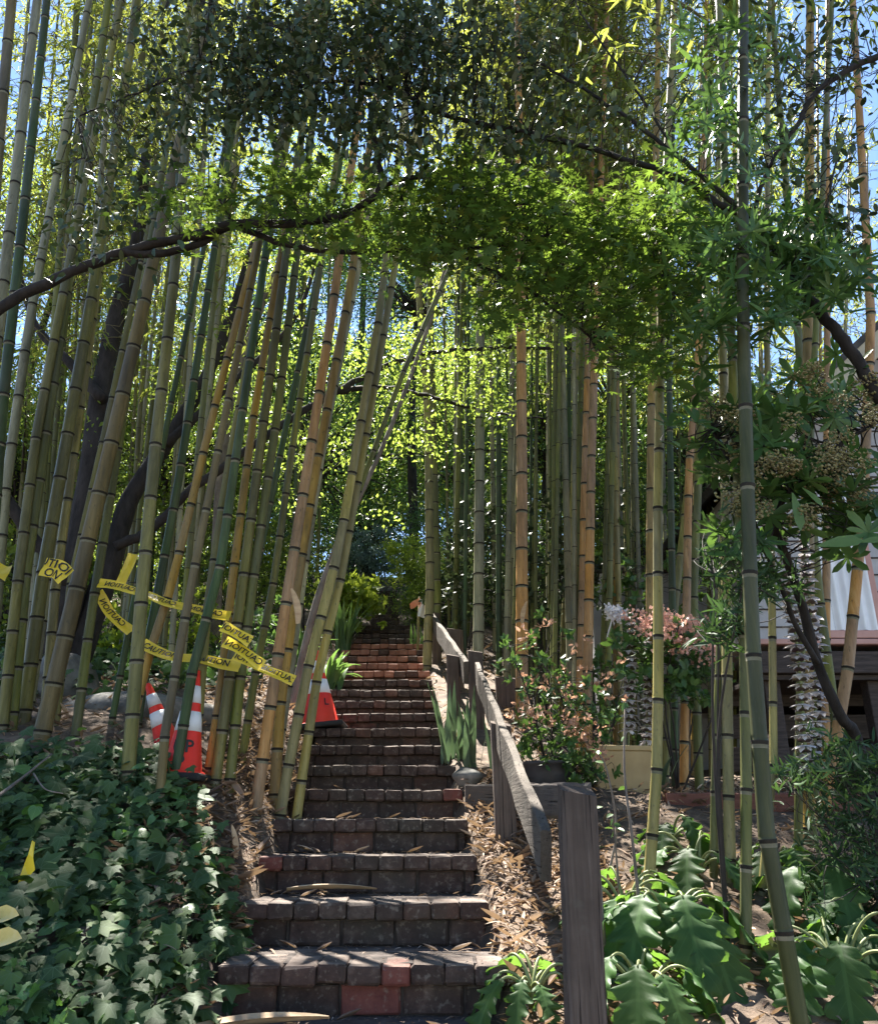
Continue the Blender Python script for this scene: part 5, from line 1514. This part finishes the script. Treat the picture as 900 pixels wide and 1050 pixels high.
def tape(label, pts, Y, txt='CAUTION', mirror=False, wd=.056, rep=1, Y2=None, phase=0.0, lines=1, tw=0.7):
    W = bez(pxs(pts, Y, Y2), 8 * (len(pts) - 1) + 1)
    S = np.concatenate([[0], np.cumsum(np.linalg.norm(np.diff(W, axis=0), axis=1))]); L = S[-1]
    tg = norm(np.gradient(W, axis=0))
    nr = np.repeat(np.array([[0.12, -1, .12]]), len(W), 0)
    ang = tw * np.sin(np.linspace(0, PI, len(W)))
    nr = nr + np.stack([0 * ang, 0 * ang, ang], -1)
    nr = norm(nr - (nr * tg).sum(1, keepdims=True) * tg)
    up = norm(np.cross(nr, tg)); up = np.where(up[:, 2:3] < 0, -up, up)
    def at(s, q, off):
        i = lambda A: np.stack([np.interp(s, S, A[:, k]) for k in range(3)], -1)
        return i(W) + i(up) * np.asarray(q)[:, None] + i(nr) * off
    b = MB(); m = 5; V = []
    n = 40; ss = np.linspace(0, L, n)
    for j in range(m):
        q = (j / (m - 1) - .5) * wd
        V.append(at(ss, np.full(n, q) + .004 * np.sin(ss * 23), .004 * math.sin(j * 2.1)))
    V = np.stack(V, 1).reshape(-1, 3)
    f = np.array([(i * m + j, i * m + j + 1, i * m + m + j + 1, i * m + m + j) for i in range(n - 1) for j in range(m - 1)])
    b.add(V, f)
    o = b.build('caution_tape', M['tape'], None, tuple(W[0]))
    tag(o, label, 'caution tape', 'caution tape strung between the left canes')
    if txt:
        for ln in range(lines):
            tx = txt if isinstance(txt, str) else txt[ln]
            size = wd * (.78 if lines == 1 else .62)
            v, f = text_geo(tx, size, .018)
            if mirror: v[:, 0] *= -1
            wt = np.ptp(v[:, 0])
            for r in range(rep):
                b = MB(); c = L * ((r + .5) / rep) + phase
                s = v[:, 0] + c
                keep = [fc for fc in f]
                q = v[:, 1] + (0 if lines == 1 else (.25 - .5 * ln) * wd)
                ff = []
                for fc in keep:
                    okm = (s[fc].min(1) > 0) & (s[fc].max(1) < L)
                    ff.append(fc[okm])
                ff = [x for x in ff if len(x)]
                if ff:
                    b.add(at(np.clip(s, 0, L), q, .006), ff, smooth=False)
                    b.build('lettering', M['ink'], o)
tape('scrap of caution tape at the far left edge beside the first canes', [(-14, 580), (0, 586), (9, 588)], 4.35, None, wd=.095)
tape('caution tape wound round the yellowish cane reading ON', [(44, 581), (52, 583), (60, 585), (68, 592)], 4.02, ('UTION', 'ON'), wd=.10, lines=2, tw=0.0)
tape('upper caution tape running right from the old trunk to the dark cane', [(101, 598), (125, 602), (150, 610), (168, 617), (200, 625), (236, 632)], 4.45, 'CAUTION', True, .054, 3, Y2=4.3)
tape('slanting caution tape falling right in front of the dark trunk', [(100, 607), (110, 625), (122, 637), (134, 648)], 4.55, 'CAUTION', True, .06, 1)
tape('folded yellow tape end sticking up beside the leaning dark trunk', [(123, 600), (130, 586), (136, 568)], 4.7, None, wd=.06)
tape('lower caution tape reading CAUTION between the tan and brown canes', [(146, 660), (158, 667), (182, 674), (212, 677), (246, 684)], 4.36, 'CAUTION', False, .062, 2, Y2=4.25, phase=-.02)
tape('doubled caution tape crossing the pale olive cane, upper strand', [(228, 642), (242, 650), (257, 658)], 3.72, 'CAUTION', True, .056, 1)
tape('doubled caution tape crossing the pale olive cane, lower strand', [(230, 658), (248, 668), (270, 682)], 3.74, 'CAUTION', True, .056, 1)
tape('caution tape end reaching behind the orange brown cane towards the steps', [(240, 672), (262, 682), (282, 690), (301, 699)], 4.12, 'CAUTION', True, .056, 2)
def scrap():
    g = hit(28, 888) + Vector((0, -.24, .12))
    sc = depth(g) / F_PX
    q = [(33, 862), (36, 864), (34, 880), (36, 892), (29, 900), (17, 911), (20, 900), (25, 886), (29, 876)]
    b = MB()
    v = [tuple(P(x, y, g.y + .01 * math.sin(i * 2))) for i, (x, y) in enumerate(q)]
    b.add(v, [np.array([[0, 1, 2, 8]]), np.array([[2, 3, 4, 7, 8]])[:, ::1], np.array([[4, 5, 6, 7]])], smooth=False)
    o = b.build('tape_scrap', M['tape'], None, tuple(g))
    tag(o, 'torn yellow scrap of caution tape hanging on the ivy at the left edge', 'tape scrap')
scrap()
def cloth():
    g = P(428, 622, 9.6)
    root = thing('draped_cloth', 'small orange and white cloth hung on a stake at the right of the sunlit steps', 'cloth', (g.x, g.y, gz(g.x, g.y)))
    b = MB(); b.tube([(g.x, g.y, gz(g.x, g.y) - .1), (g.x + .02, g.y, P(428, 612, 9.6).z)], [.02, .015], 6)
    b.build('stake', M['b_lime'], root)
    for nm, mt, pts in (('orange_flap', 'cloth_o', [(431, 612), (420, 619), (421, 625), (432, 619)]), ('white_flap', 'cloth_w', [(430, 612), (437, 620), (436, 634), (428, 632)])):
        b = MB(); q = [np.array(P(x, y, 9.52)) for x, y in pts]
        V = []; n = 8
        for i in range(n):
            for j in range(n):
                s, t = i / (n - 1), j / (n - 1)
                V.append((q[0] * (1 - s) + q[1] * s) * (1 - t) + (q[3] * (1 - s) + q[2] * s) * t + np.array([0, .02 * math.sin(s * 7 + t * 3), 0]))
        b.add(np.array(V), np.array([(i * n + j, i * n + j + 1, i * n + n + j + 1, i * n + n + j) for i in range(n - 1) for j in range(n - 1)]))
        b.build(nm, M[mt], root)
cloth()
